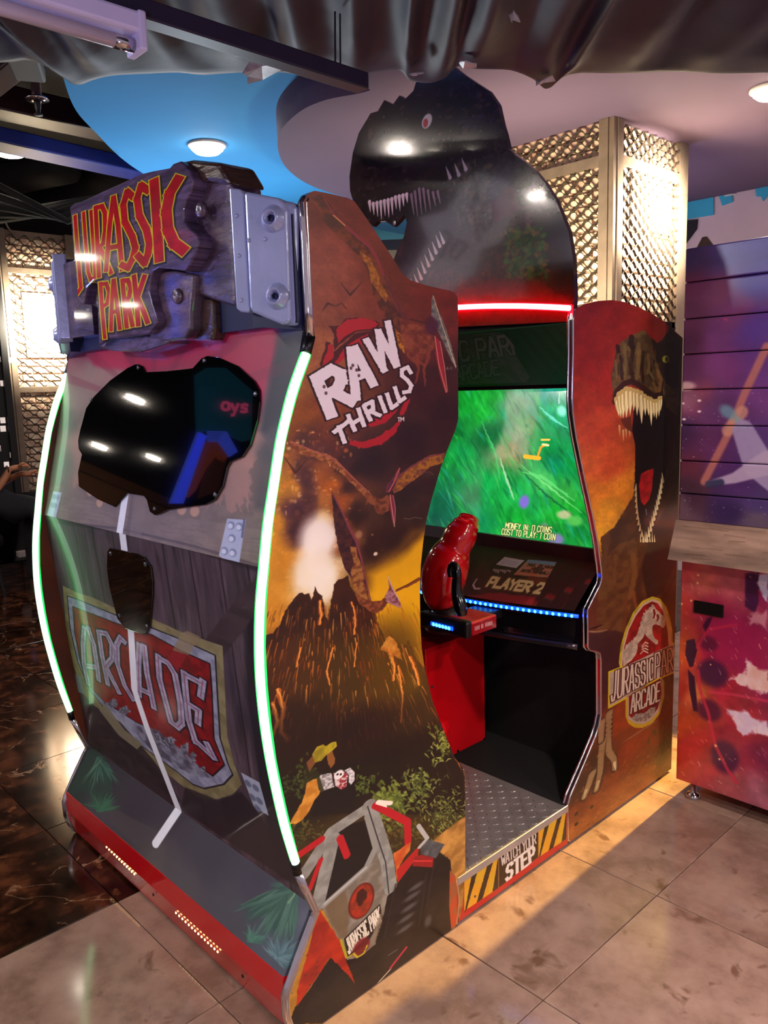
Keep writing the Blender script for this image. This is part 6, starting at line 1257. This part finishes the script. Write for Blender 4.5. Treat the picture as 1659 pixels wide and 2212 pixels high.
# ---- carved wooden sign with steel brackets
c6 = lambda P: [(130+x/3.016, 340+y/3.016) for x, y in P]
M_wood = mat('carved_wood', '#352636', .2, col2='#6a5260', scale=5, bump=.6, bscale=22, coat=.8, stretch=(1, 1, 5), detail=8)
M_woodb = mat('brown_carved_wood', '#2e1c16', .18, col2='#4c3226', scale=6, bump=.5, bscale=22, coat=.8, stretch=(1, 1, 5))
sign = bpy.data.objects.new('sign', None); COL.objects.link(sign); sign.parent = cab; sign.location = Vector((-.6, 1.05, 1.85))-cab.location; sign['label'] = 'carved wooden marquee sign with red letters'
def prismy(name, P, y, dep, m, parent, bv=.006, uv=None, seg=2):
    o = MB().prism([ony(a, b, y) for a, b in P], (0, dep, 0)).build(name, m, parent, uv=uv); bevel(o, bv, seg, 30); return o
SY = 1.03
plate = c6([(62,322),(90,300),(140,285),(300,210),(400,165),(520,108),(600,88),(712,68),(735,40),(778,24),(815,50),(850,95),(868,150),(850,220),(815,285),(800,340),(805,405),(835,460),(885,500),(905,545),(885,610),(845,700),(815,742),(720,728),(640,722),(600,745),(585,800),(580,870),(600,950),(632,1050),(625,1090),(575,1150),(480,1165),(400,1178),(320,1182),(252,1232),(246,1100),(240,830),(218,800),(170,850),(150,960),(112,905),(95,700),(75,480)])
cS = Cv(-1.15, -.15, 1.6, 2.2, 1300, lambda x, y: tuple(ony(x, y, SY)[[0, 2]]), '#54425a', .45, 1.35); art_sign(cS)
M_sign = print_mat('sign_print', cS.image('sign_print'), .16, .7)
prismy('front_plate', plate, SY, .05, M_sign, sign, .004, cS.uv(lambda v: v[0], lambda v: v[2]))
beamP = c6([(820,60),(1030,28),(1065,90),(1112,178),(1150,985),(1000,935),(870,880),(800,760),(790,500),(780,330)])
prismy('crossbeam', beamP, SY+.038, .09, M_wood, sign, .014, seg=3)
prismy('post_top', c6([(778,26),(850,12),(1030,30),(1115,178),(1000,165),(890,160),(865,120)]), SY+.02, .10, M_woodb, sign, .01)
prismy('hanging_block', c6([(598,745),(740,735),(868,762),(860,900),(850,1000),(850,1120),(815,1185),(700,1200),(610,1215),(560,1170),(632,1080),(632,1040),(600,950),(580,850)]), SY+.022, .07, M_wood, sign, .016, seg=3)
prismy('hanging_block', c6([(860,905),(990,925),(1000,1110),(985,1195),(810,1190),(800,1100),(855,1000)]), SY+.05, .06, M_woodb, sign, .008)
prismy('hanging_block', c6([(150,870),(240,840),(246,990),(200,960),(150,965),(120,930)]), SY+.03, .05, M_wood, sign, .008)
prismy('bottom_lip', c6([(300,1185),(560,1160),(700,1195),(690,1215),(520,1270),(330,1262),(252,1235)]), SY+.02, .08, M_wood, sign, .008)
for (x, y) in [(770, 905), (925, 345)]:
    q_ = ony(*c6([(x, y)])[0], SY+.02); MB().lathe(q_, (0.15, -1, 0), [(.020, 0), (.017, .008), (.006, .012), (.001, .008)], 14).build('bolt_head', M_wood, sign, smooth=True)
# left arm of the beam, seen edge on behind the plate
MB().box((WX+.165, 1.062, 1.74), (-.98, 1.12, 1.97)).build('crossbeam', M_wood, sign)
# brackets
M_brk = mat('painted_steel', '#a3abcb', .25, var=.05, scale=12, metal=.25, bump=.15, bscale=30)
M_navy = mat('navy_plastic', '#12183a', .35, var=.1)
def bracket(label, flip):
    """right one traced, the left one mirrored about the middle of the cabinet"""
    b = bpy.data.objects.new('bracket', None); COL.objects.link(b); b.parent = cab; b.location = Vector((0, 0, 0)); b['label'] = label
    e0, e1 = np.array([-.160, 1.041, 0.]), np.array([-.024, 1.104, 0.]); d_ = (e1-e0)/np.linalg.norm(e1-e0); n = np.array([d_[1], -d_[0], 0.])
    fx = lambda p: np.array([WX-p[0], p[1], p[2]]) if flip else np.array(p)
    def pr(P, lift, dep, m, nm, bv=.005):
        pts = [onpl(x, y, e0+n*lift, n) for x, y in c6(P)]; o = MB().prism([fx(p) for p in pts], fx_dir(-n*dep)).build(nm, m, b); bevel(o, bv, 3, 30); return o
    fx_dir = lambda v: Vector((-v[0], v[1], v[2])) if flip else Vector(v)
    pr([(1098,195),(1170,205),(1195,235),(1235,990),(1225,1012),(1175,1008),(1145,985)], .006, .04, M_brk, 'flange', .005)
    pr([(1195,225),(1215,222),(1420,262),(1455,290),(1475,350),(1498,1060),(1470,1090),(1440,1090),(1255,1012),(1232,985)], .014, .05, M_brk, 'plate', .009)
    pr([(1440,275),(1515,290),(1535,330),(1552,1060),(1535,1098),(1440,1092)], .002, .05, M_brk, 'plate_edge', .008)
    for (x, y) in [(1385, 400), (1412, 905)]:
        c_ = onpl(*c6([(x, y)])[0], e0+n*.014, n)
        MB().lathe(fx(c_), fx_dir(n), [(.031, -.004), (.028, .003), (.020, .012), (.017, .016), (.0145, .016), (.012, .007), (.001, .007)], 24).build('bolt_boss', M_brk, b, smooth=True)
        MB().lathe(fx(c_+n*.006), fx_dir(n), [(.008, 0), (.008, .006), (.005, .007), (.004, .003), (.001, .003)], 6).build('bolt', M_navy, b)
    for (x, y) in [(1228, 540), (1335, 532), (1150, 380), (1165, 640), (1180, 930)]:
        c_ = onpl(*c6([(x, y)])[0], e0+n*(.014 if x > 1200 else .006), n); MB().lathe(fx(c_), fx_dir(n), [(.005, 0), (.004, .002), (.001, .003)], 10).build('rivet', M_brk, b, smooth=True)
    M_bk = M_navy
    x0_, x1_ = (-.15, -.023); P = [(x0_, 1.07, 1.70), (x1_, 1.112, 1.685), (x1_, 1.112, 1.95), (x0_, 1.07, 1.99)]; Q = [(x, 1.16, z) for x, _, z in P]
    V = [fx(p) for p in P+Q]; mk('backing', V, [(0,1,2,3),(4,7,6,5),(0,4,5,1),(1,5,6,2),(2,6,7,3),(3,7,4,0)], M_bk, b)
bracket('right pale steel bracket of the sign with two bolts', False)
bracket('left pale steel bracket of the sign', True)
# dark backing of the sign, roof of the seat cabin
MB().box((IX0, 1.10, 1.70), (IX1, 1.14, 1.93)).build('sign_backing', M_navy, cab)
cub = MB(); ro = yz([(669, 416), (753, 428), (774, 446), (801, 485), (849, 558), (886, 605), (972, 628)])
V = []; 
for a, b in ro: V += [(IX0, a, b-.02), (IX1, a, b-.02)]
for a, b in ro: V += [(IX0, a, b-.04), (IX1, a, b-.04)]
n_ = len(ro); F = [(2*i, 2*i+1, 2*i+3, 2*i+2) for i in range(n_-1)]+[(2*n_+2*i, 2*n_+2*i+2, 2*n_+2*i+3, 2*n_+2*i+1) for i in range(n_-1)]
mk('cabin_roof', V, F, M_blackp, cab)
box('seat_base', (-.98, 1.42, .15), (-.37, 1.985, .405), M_redp, cab, .045)
box('seat_back', (IX0+.05, 1.10, .15), (IX1-.08, 1.22, 1.3), M_blackp, cab, .03)

# ---- cabin floor with tread plate, hazard riser
box('floor_box', (IX0, 1.03, .012), (-.006, 2.5, .146), M_blackp, cab)
M_tread = mat('tread_steel', '#8d8482', .32, .45, var=.18, scale=7, bump=.1, bscale=60)
tr = box('tread_plate', (IX0, 1.5, .146), (-.001, 2.118, .1505), M_tread, cab, .001)
box('tread_lip', (-.004, 1.57, .128), (.0022, 2.128, .152), mat('lip_steel', '#bdb4b4', .3, .6, var=.1), cab, .0015)
mb = MB(); sp_ = .0295
for i in range(int(1.05/sp_)):
    for j in range(int(.60/sp_)):
        cx_, cy_ = -.012-i*sp_, 1.515+j*sp_; a_ = math.radians(45 if (i+j) % 2 else -45)+math.radians(12)
        L_, w_ = .0125, .0032; ca, sa = math.cos(a_), math.sin(a_); top = .1528
        R_ = lambda u, v, z: (cx_+u*ca-v*sa, cy_+u*sa+v*ca, z)
        mb.add([R_(-L_, 0, .1503), R_(0, -w_, .1503), R_(L_, 0, .1503), R_(0, w_, .1503), R_(-L_*.5, 0, top), R_(L_*.5, 0, top)], [(0,1,5,4),(1,2,5),(2,3,4,5),(3,0,4)])
mb.build('tread_pattern', M_tread, cab, kind='stuff')
box('carpet', (IX0, 2.118, .146), (-TH, 2.42, .152), mat('black_carpet', '#060507', .9, var=.3, scale=60), cab, .001)
cR = Cv(1.56, 2.14, .01, .16, 1400, to0, '#140f10', .6, 1.2); art_riser(cR)
M_ris = print_mat('riser_print', cR.image('riser_print'), .3, .4)
MB().box((-.006, 1.565, .012), (0, 2.13, .128)).build('step_riser', M_ris, cab, uv=cR.uv(lambda v: v[1], lambda v: v[2]))
for (x, y) in [(1024, 1905), (1026, 1936), (1172, 1815), (1209, 1771)]:
    p = onx(x, y, 0); MB().lathe((0, p[1], p[2]), (1, 0, 0), [(.004, 0), (.0035, .0018), (.001, .0022)], 10).build('screw', M_scr, cab)

# ---- front cabinet
def arcx(x, d): return d*(1-((x+.6675)/.6675)**2)
# header in the shape of a dinosaur head
HY = 2.165
HP = [(755,380),(756,412),(765,442),(785,467),(805,489),(815,479),(832,477),(850,489),(862,477),(873,463),(879,480),(872,512),(858,540),(850,562),(840,590),(850,640),(870,712),(1237,694),(1241,640),(1238,560),(1228,500),(1200,430),(1175,392),(1155,368),(1128,345),(1110,332),(1098,320),(1091,290),(1085,270),(1075,225),(1055,196),(1035,183),(1000,160),(975,140),(920,128),(897,182),(893,196),(874,215),(863,206),(849,225),(830,216),(816,240),(800,245),(795,254),(775,287),(762,330)]
cH = Cv(-1.1, .06, 1.72, 2.72, 700, lambda x, y: tuple(ony(x, y, HY)[[0, 2]]), '#1c1518', .8, 1.6); art_header(cH)
M_head = print_mat('dinosaur_header_print', cH.image('dinosaur_header_print'), .12, .6, gain=1.7)
hd_ = MB().prism([ony(x, y, HY) for x, y in HP], (0, .02, 0)).build('header', M_head, cab, uv=cH.uv(lambda v: v[0], lambda v: v[2]), label='glossy header cut out as a dinosaur head with open jaws')
hpos = ony(853, 482, HY); MB().lathe(hpos, (0, -1, 0), [(.009, -.001), (.008, .003), (.001, .004)], 12).build('screw', M_scr, hd_)
# header support and red light tube
arcp = [( -.008-(1.319)*i/40) for i in range(41)]
tp = [(x, 2.142, 1.776+arcx(x, .050)) for x in arcp]
M_redglow = mat('red_light_sleeve', '#e01020', .4, emit='#ff0410', estr=12)
M_redcore = mat('red_light_core', '#ffe0d8', .4, emit='#ffd8cc', estr=2.6)
g = MB().tube(tp, .0115, 10).build('light_tube', M_redglow, cab, smooth=True, label='red glowing light tube above the screen')
MB().tube([(x, y-.005, z) for x, y, z in tp], .0085, 10).build('tube_core', M_redcore, g, smooth=True)
tv = yz([(1240, 680), (1240, 760), (1240, 850)])
g = MB().tube([(-TH-.004, a+.012, b) for a, b in tv], .005, 8).build('light_tube', M_redglow, cab, smooth=True, label='short red light strip down the screen side panel')
cM = Cv(WX, 0, 1.54, 1.86, 700, lambda x, y: tuple(onpl(x, y, (0, 2.165, 1.80), np.array([0., -.26, -.325]))[[0, 2]]), '#0c080b'); art_marquee(cM)
M_mq = print_mat('screen_header_print', cM.image('screen_header_print'), .6, .0, gain=.7)
V = []; n_ = 24
for i in range(n_+1):
    x = IX0+(IX1-IX0)*i/n_; V += [(x, 2.160, 1.772+arcx(x, .050)), (x, 2.485, 1.548)]
mk('screen_header', V, [(2*i, 2*i+1, 2*i+3, 2*i+2) for i in range(n_)], M_mq, cab, uv=cM.uv(lambda v: v[0], lambda v: v[2]), label='dark sloping panel above the screen with the game title')
box('roof', (IX0, 2.19, 1.74), (IX1, 2.84, 1.76), M_blackp, cab)
box('back_wall', (IX0, 2.82, .012), (IX1, 2.84, 1.76), M_blackp, cab)
# screen
sb_, st_ = (2.38, .983), (2.53, 1.533)
ns = np.array([0., -(st_[1]-sb_[1]), (st_[0]-sb_[0])])
toS = lambda x, y: tuple(onpl(x, y, (0, *sb_), ns)[[0, 2]])
cG = Cv(-1.28, -.04, .97, 1.55, 700, toS, '#0c5c2c', .8, 1.5); art_screen(cG)
M_screen = print_mat('screen_picture', cG.image('screen_picture'), .12, .3, emis=1.0, gain=.9)
xr0, xr1 = -1.275, -.055
def sl(name, x0, x1, p, q, t_, m, uv=None, bv=0, parent=cab, label=None):
    V = [(x0, *p), (x1, *p), (x1, *q), (x0, *q)]; V += [(x, y+t_, z) for x, y, z in V]
    o = mk(name, V, [(0,1,2,3),(4,7,6,5),(0,4,5,1),(1,5,6,2),(2,6,7,3),(3,7,4,0)], m, parent, uv=uv, label=label)
    if bv: bevel(o, bv)
    return o
scr = sl('screen', xr0, xr1, sb_, st_, .02, M_screen, cG.uv(lambda v: v[0], lambda v: v[2]), label='lit screen showing a green jungle')
lerp = lambda t_: (sb_[0]+(st_[0]-sb_[0])*t_, sb_[1]+(st_[1]-sb_[1])*t_)
M_bez = mat('dark_red_bezel', '#2a0a10', .3, var=.1, coat=.3)
e = lambda p, d: (p[0]+d, p[1])
sl('bezel', IX0, IX1, e(lerp(-.085), -.012), e(lerp(0), -.012), .03, M_bez, bv=.003, parent=scr)
sl('bezel', IX0, IX1, e(lerp(1.0), -.012), e(lerp(1.05), -.012), .03, M_bez, bv=.003, parent=scr)
sl('bezel', IX0, xr0, e(lerp(0), -.008), e(lerp(1), -.008), .03, M_blackp, parent=scr)
sl('bezel', xr1, IX1, e(lerp(0), -.008), e(lerp(1), -.008), .03, M_blackp, parent=scr)
# console: sloping surface, light strip, fascia and rail along a bowed front
cq, cp = (2.365, .945), (2.205, .808)
nC = np.array([0., -(cq[1]-cp[1]), cq[0]-cp[0]])
toC = lambda x, y: tuple(onpl(x, y, (0, *cp), nC)[[0, 2]])
cC = Cv(WX, 0, .78, .96, 900, toC, '#0b090b', .8, 1.5); art_console(cC)
M_con = print_mat('console_print', cC.image('console_print'), .45, .1)
V = []; n_ = 30
fy = lambda x: 2.203-arcx(x, .105)
for i in range(n_+1):
    x = IX0+(IX1-IX0)*i/n_; V += [(x, fy(x)-.002, .806-arcx(x, .0)), (x, cq[0], cq[1])]
con = mk('console', V, [(2*i, 2*i+2, 2*i+3, 2*i+1) for i in range(n_)], M_con, cab, uv=cC.uv(lambda v: v[0], lambda v: v[2]), label='sloping control console printed with player cards')
V = []; prof = [(0, .806), (-.004, .800), (-.004, .776), (.004, .772), (.004, .716), (-.004, .706), (-.010, .700), (-.012, .688), (-.006, .676), (.012, .672), (.05, .672)]
for i in range(n_+1):
    x = IX0+(IX1-IX0)*i/n_; V += [(x, fy(x)+a, b) for a, b in prof]
m_ = len(prof); F = [(i*m_+j, i*m_+j+1, (i+1)*m_+j+1, (i+1)*m_+j) for i in range(n_) for j in range(m_-1)]
mk('console_front', V, F, mat('gloss_black_front', '#0c090c', .2, var=.1, coat=.5), cab)
MB().tube([(x, fy(x)-.010, .686) for x in arcp[0:41]], .010, 10).build('rail', mat('dark_rail_metal', '#4a4048', .22, .8, var=.1), cab, smooth=True)
M_blue = mat('blue_light_strip', '#0a40ff', .4, emit='#0838ff', estr=3.0)
M_bead = mat('blue_light_bead', '#60d0ff', .4, emit='#48c8ff', estr=3.4)
xs_ = [-.026-.0205*i for i in range(62)]
st2 = MB().tube([(x, fy(x)-.005, .790) for x in arcp], .0062, 8).build('light_strip', M_blue, cab, smooth=True, label='blue light strip along the console')
bead = MB().lathe((xs_[0], fy(xs_[0])-.010, .790), (0, -1, 0), [(.0058, 0), (.005, .002), (.001, .003)], 8).build('light_bead', M_bead, st2); so = origin_of(st2)
for x in xs_[1:]: o = link('light_bead', bead.data, st2, Vector((x, fy(x)-.0115, .790))-so)
box('under_console_wall', (IX0, 2.40, .15), (IX1, 2.42, .76), mat('matt_black', '#050405', .8, var=.2), cab)
# red pedestals with gun platforms, guns in their rests
def gun_station(dx, label):
    """traced station of the right-hand player, shifted by dx for the other"""
    ox = np.array([dx, 0, 0]); py = 2.0
    g = bpy.data.objects.new('gun_station', None); COL.objects.link(g); g.parent = cab; g.location = Vector((-.37+dx, 1.98, .6))-cab.location; g['label'] = label
    PF = 1.90; r_ = ony(1012, 1365, PF)[0]; l_ = ony(916, 1345, PF)[0]; zt = ony(1012, 1350, PF)[2]; zb = ony(1012, 1378, PF)[2]
    yb = onx(1065, 1320, r_)[1]
    def bx(nm, lo, hi, m, bv): return box(nm, tuple(np.array(lo)+ox), tuple(np.array(hi)+ox), m, g, bv)
    bx('platform', (l_, PF, zb), (r_, yb+.02, zt+.004), M_redp, .006)
    bx('front_cap', (l_-.012, PF-.012, zb-.004), (r_+.002, PF+.02, zt+.010), M_blackp, .008)
    bx('light_bar', (l_+.045, PF-.0165, (zt+zb)/2-.007), (r_-.055, PF-.010, (zt+zb)/2+.007), M_blue, .003)
    for k in range(6):
        x = l_+.06+(r_-l_-.13)*k/5; MB().lathe(np.array((x, PF-.0168, (zt+zb)/2))+ox, (0, -1, 0), [(.0065, 0), (.005, .002), (.001, .003)], 8).build('light_bead', M_bead, g)
    cP = Cv(PF, yb+.02, zb, zt, 1500, base='#8a0a14'); cP.word('IIII II IIIIII', [(PF+.03, zb+.018), (PF+.12, zb+.018), (PF+.12, zt-.014), (PF+.03, zt-.014)], 2.2, [(0, '#e8d8d4')], raw=True)
    o = MB().box(np.array((r_, PF+.02, zb+.003))+ox, np.array((r_+.0015, yb+.015, zt-.002))+ox).build('side_label', print_mat('side_label_print', cP.image('side_label_print'), .3, .3), g, uv=cP.uv(lambda v: v[1], lambda v: v[2]))
    bx('arm', ((l_+r_)/2-.05, yb+.01, zb+.004), ((l_+r_)/2+.05, 2.16, zt-.006), M_blackp, .004)
    # gun body
    path = [((958, 1318), .030, PF+.05), ((953, 1296), .060, PF+.055), ((955, 1268), .077, PF+.065), ((961, 1240), .083, PF+.08), ((970, 1212), .079, PF+.095), ((979, 1190), .070, PF+.11), ((988, 1172), .062, PF+.12), ((996, 1156), .060, PF+.13), ((1003, 1142), .054, PF+.14), ((1009, 1130), .047, PF+.15), ((1012, 1122), .038, PF+.155)]
    pts = [ony(*a, y)+ox for a, _, y in path]; rs = [b*.94 for _, b, _ in path]
    pts2 = spline([tuple(p)+(r,) for p, r in zip(pts, rs)], 4); P_ = [Vector(p[:3]) for p in pts2]; R_ = [p[3] for p in pts2]
    mb = MB(); mb.tube(P_, R_, 24)
    for i, v in enumerate(mb.V):
        ri, k = divmod(i, 24); a = 2*math.pi*k/24; c_ = P_[ri] if ri < len(P_) else P_[-1]
        f_ = 1+.05*math.cos(3*a+.6)+.04*max(0, math.cos(a*2+.5))-.09*math.exp(-((ri-22)/2.5)**2)-.05*math.exp(-((ri-33)/1.6)**2)
        mb.V[i] = tuple(c_+(Vector(v)-c_)*f_)
    gun = mb.build('gun', M_redp, g, smooth=True)
    mz = [Vector(ony(*a, y)+ox) for a, y in [((1008, 1133), PF+.145), ((1013, 1118), PF+.16)]]
    MB().tube(mz, .036, 20).build('muzzle', M_redp, gun, smooth=True)
    pth = [((975, 1246), .0085), ((973, 1230), .0085), ((977, 1220), .0085), ((984, 1222), .0085), ((988, 1236), .010), ((987, 1260), .013), ((988, 1285), .015), ((994, 1310), .017), ((998, 1330), .013)]
    q3 = spline([tuple(ony(*a, PF-.005)+ox)+(r,) for a, r in pth], 4)
    MB().tube([p[:3] for p in q3], [p[3]*1.35 for p in q3], 12).build('handle', mat('black_gun_grip', '#0a080a', .15, var=.1, coat=.6), gun, smooth=True)
    bs = ony(962, 1322, PF+.05)+ox
    MB().lathe(bs-np.array([0, 0, .06]), (0, 0, 1), [(.07, 0), (.072, .02), (.055, .035), (.045, .07)], 20).build('swivel', M_blackp, gun, smooth=True)
gun_station(0, 'red gun on its lit platform at the near player place')
gun_station(-.60, 'red gun on its lit platform at the far player place')
pd = MB().prism([(-.523, 2.0, .152), (-.523, 2.335, .152), (-.523, 2.335, .61), (-.523, 2.0, .61)], (-.29, 0, 0)).build('pedestal', M_redm, cab); bevel(pd, .004)
for (x, y) in [(1046, 1596), (989, 1622)]:
    p = onx(x, y, -.523); MB().lathe(p, (1, 0, 0), [(.006, 0), (.005, .003), (.001, .004)], 10).build('screw', M_blackp, pd)
p = onx(914, 1396, -.523); MB().lathe((-.523, 2.03, .46), (1, 0, 0), [(.006, 0), (.005, .003), (.001, .004)], 10).build('screw', M_scr, pd)
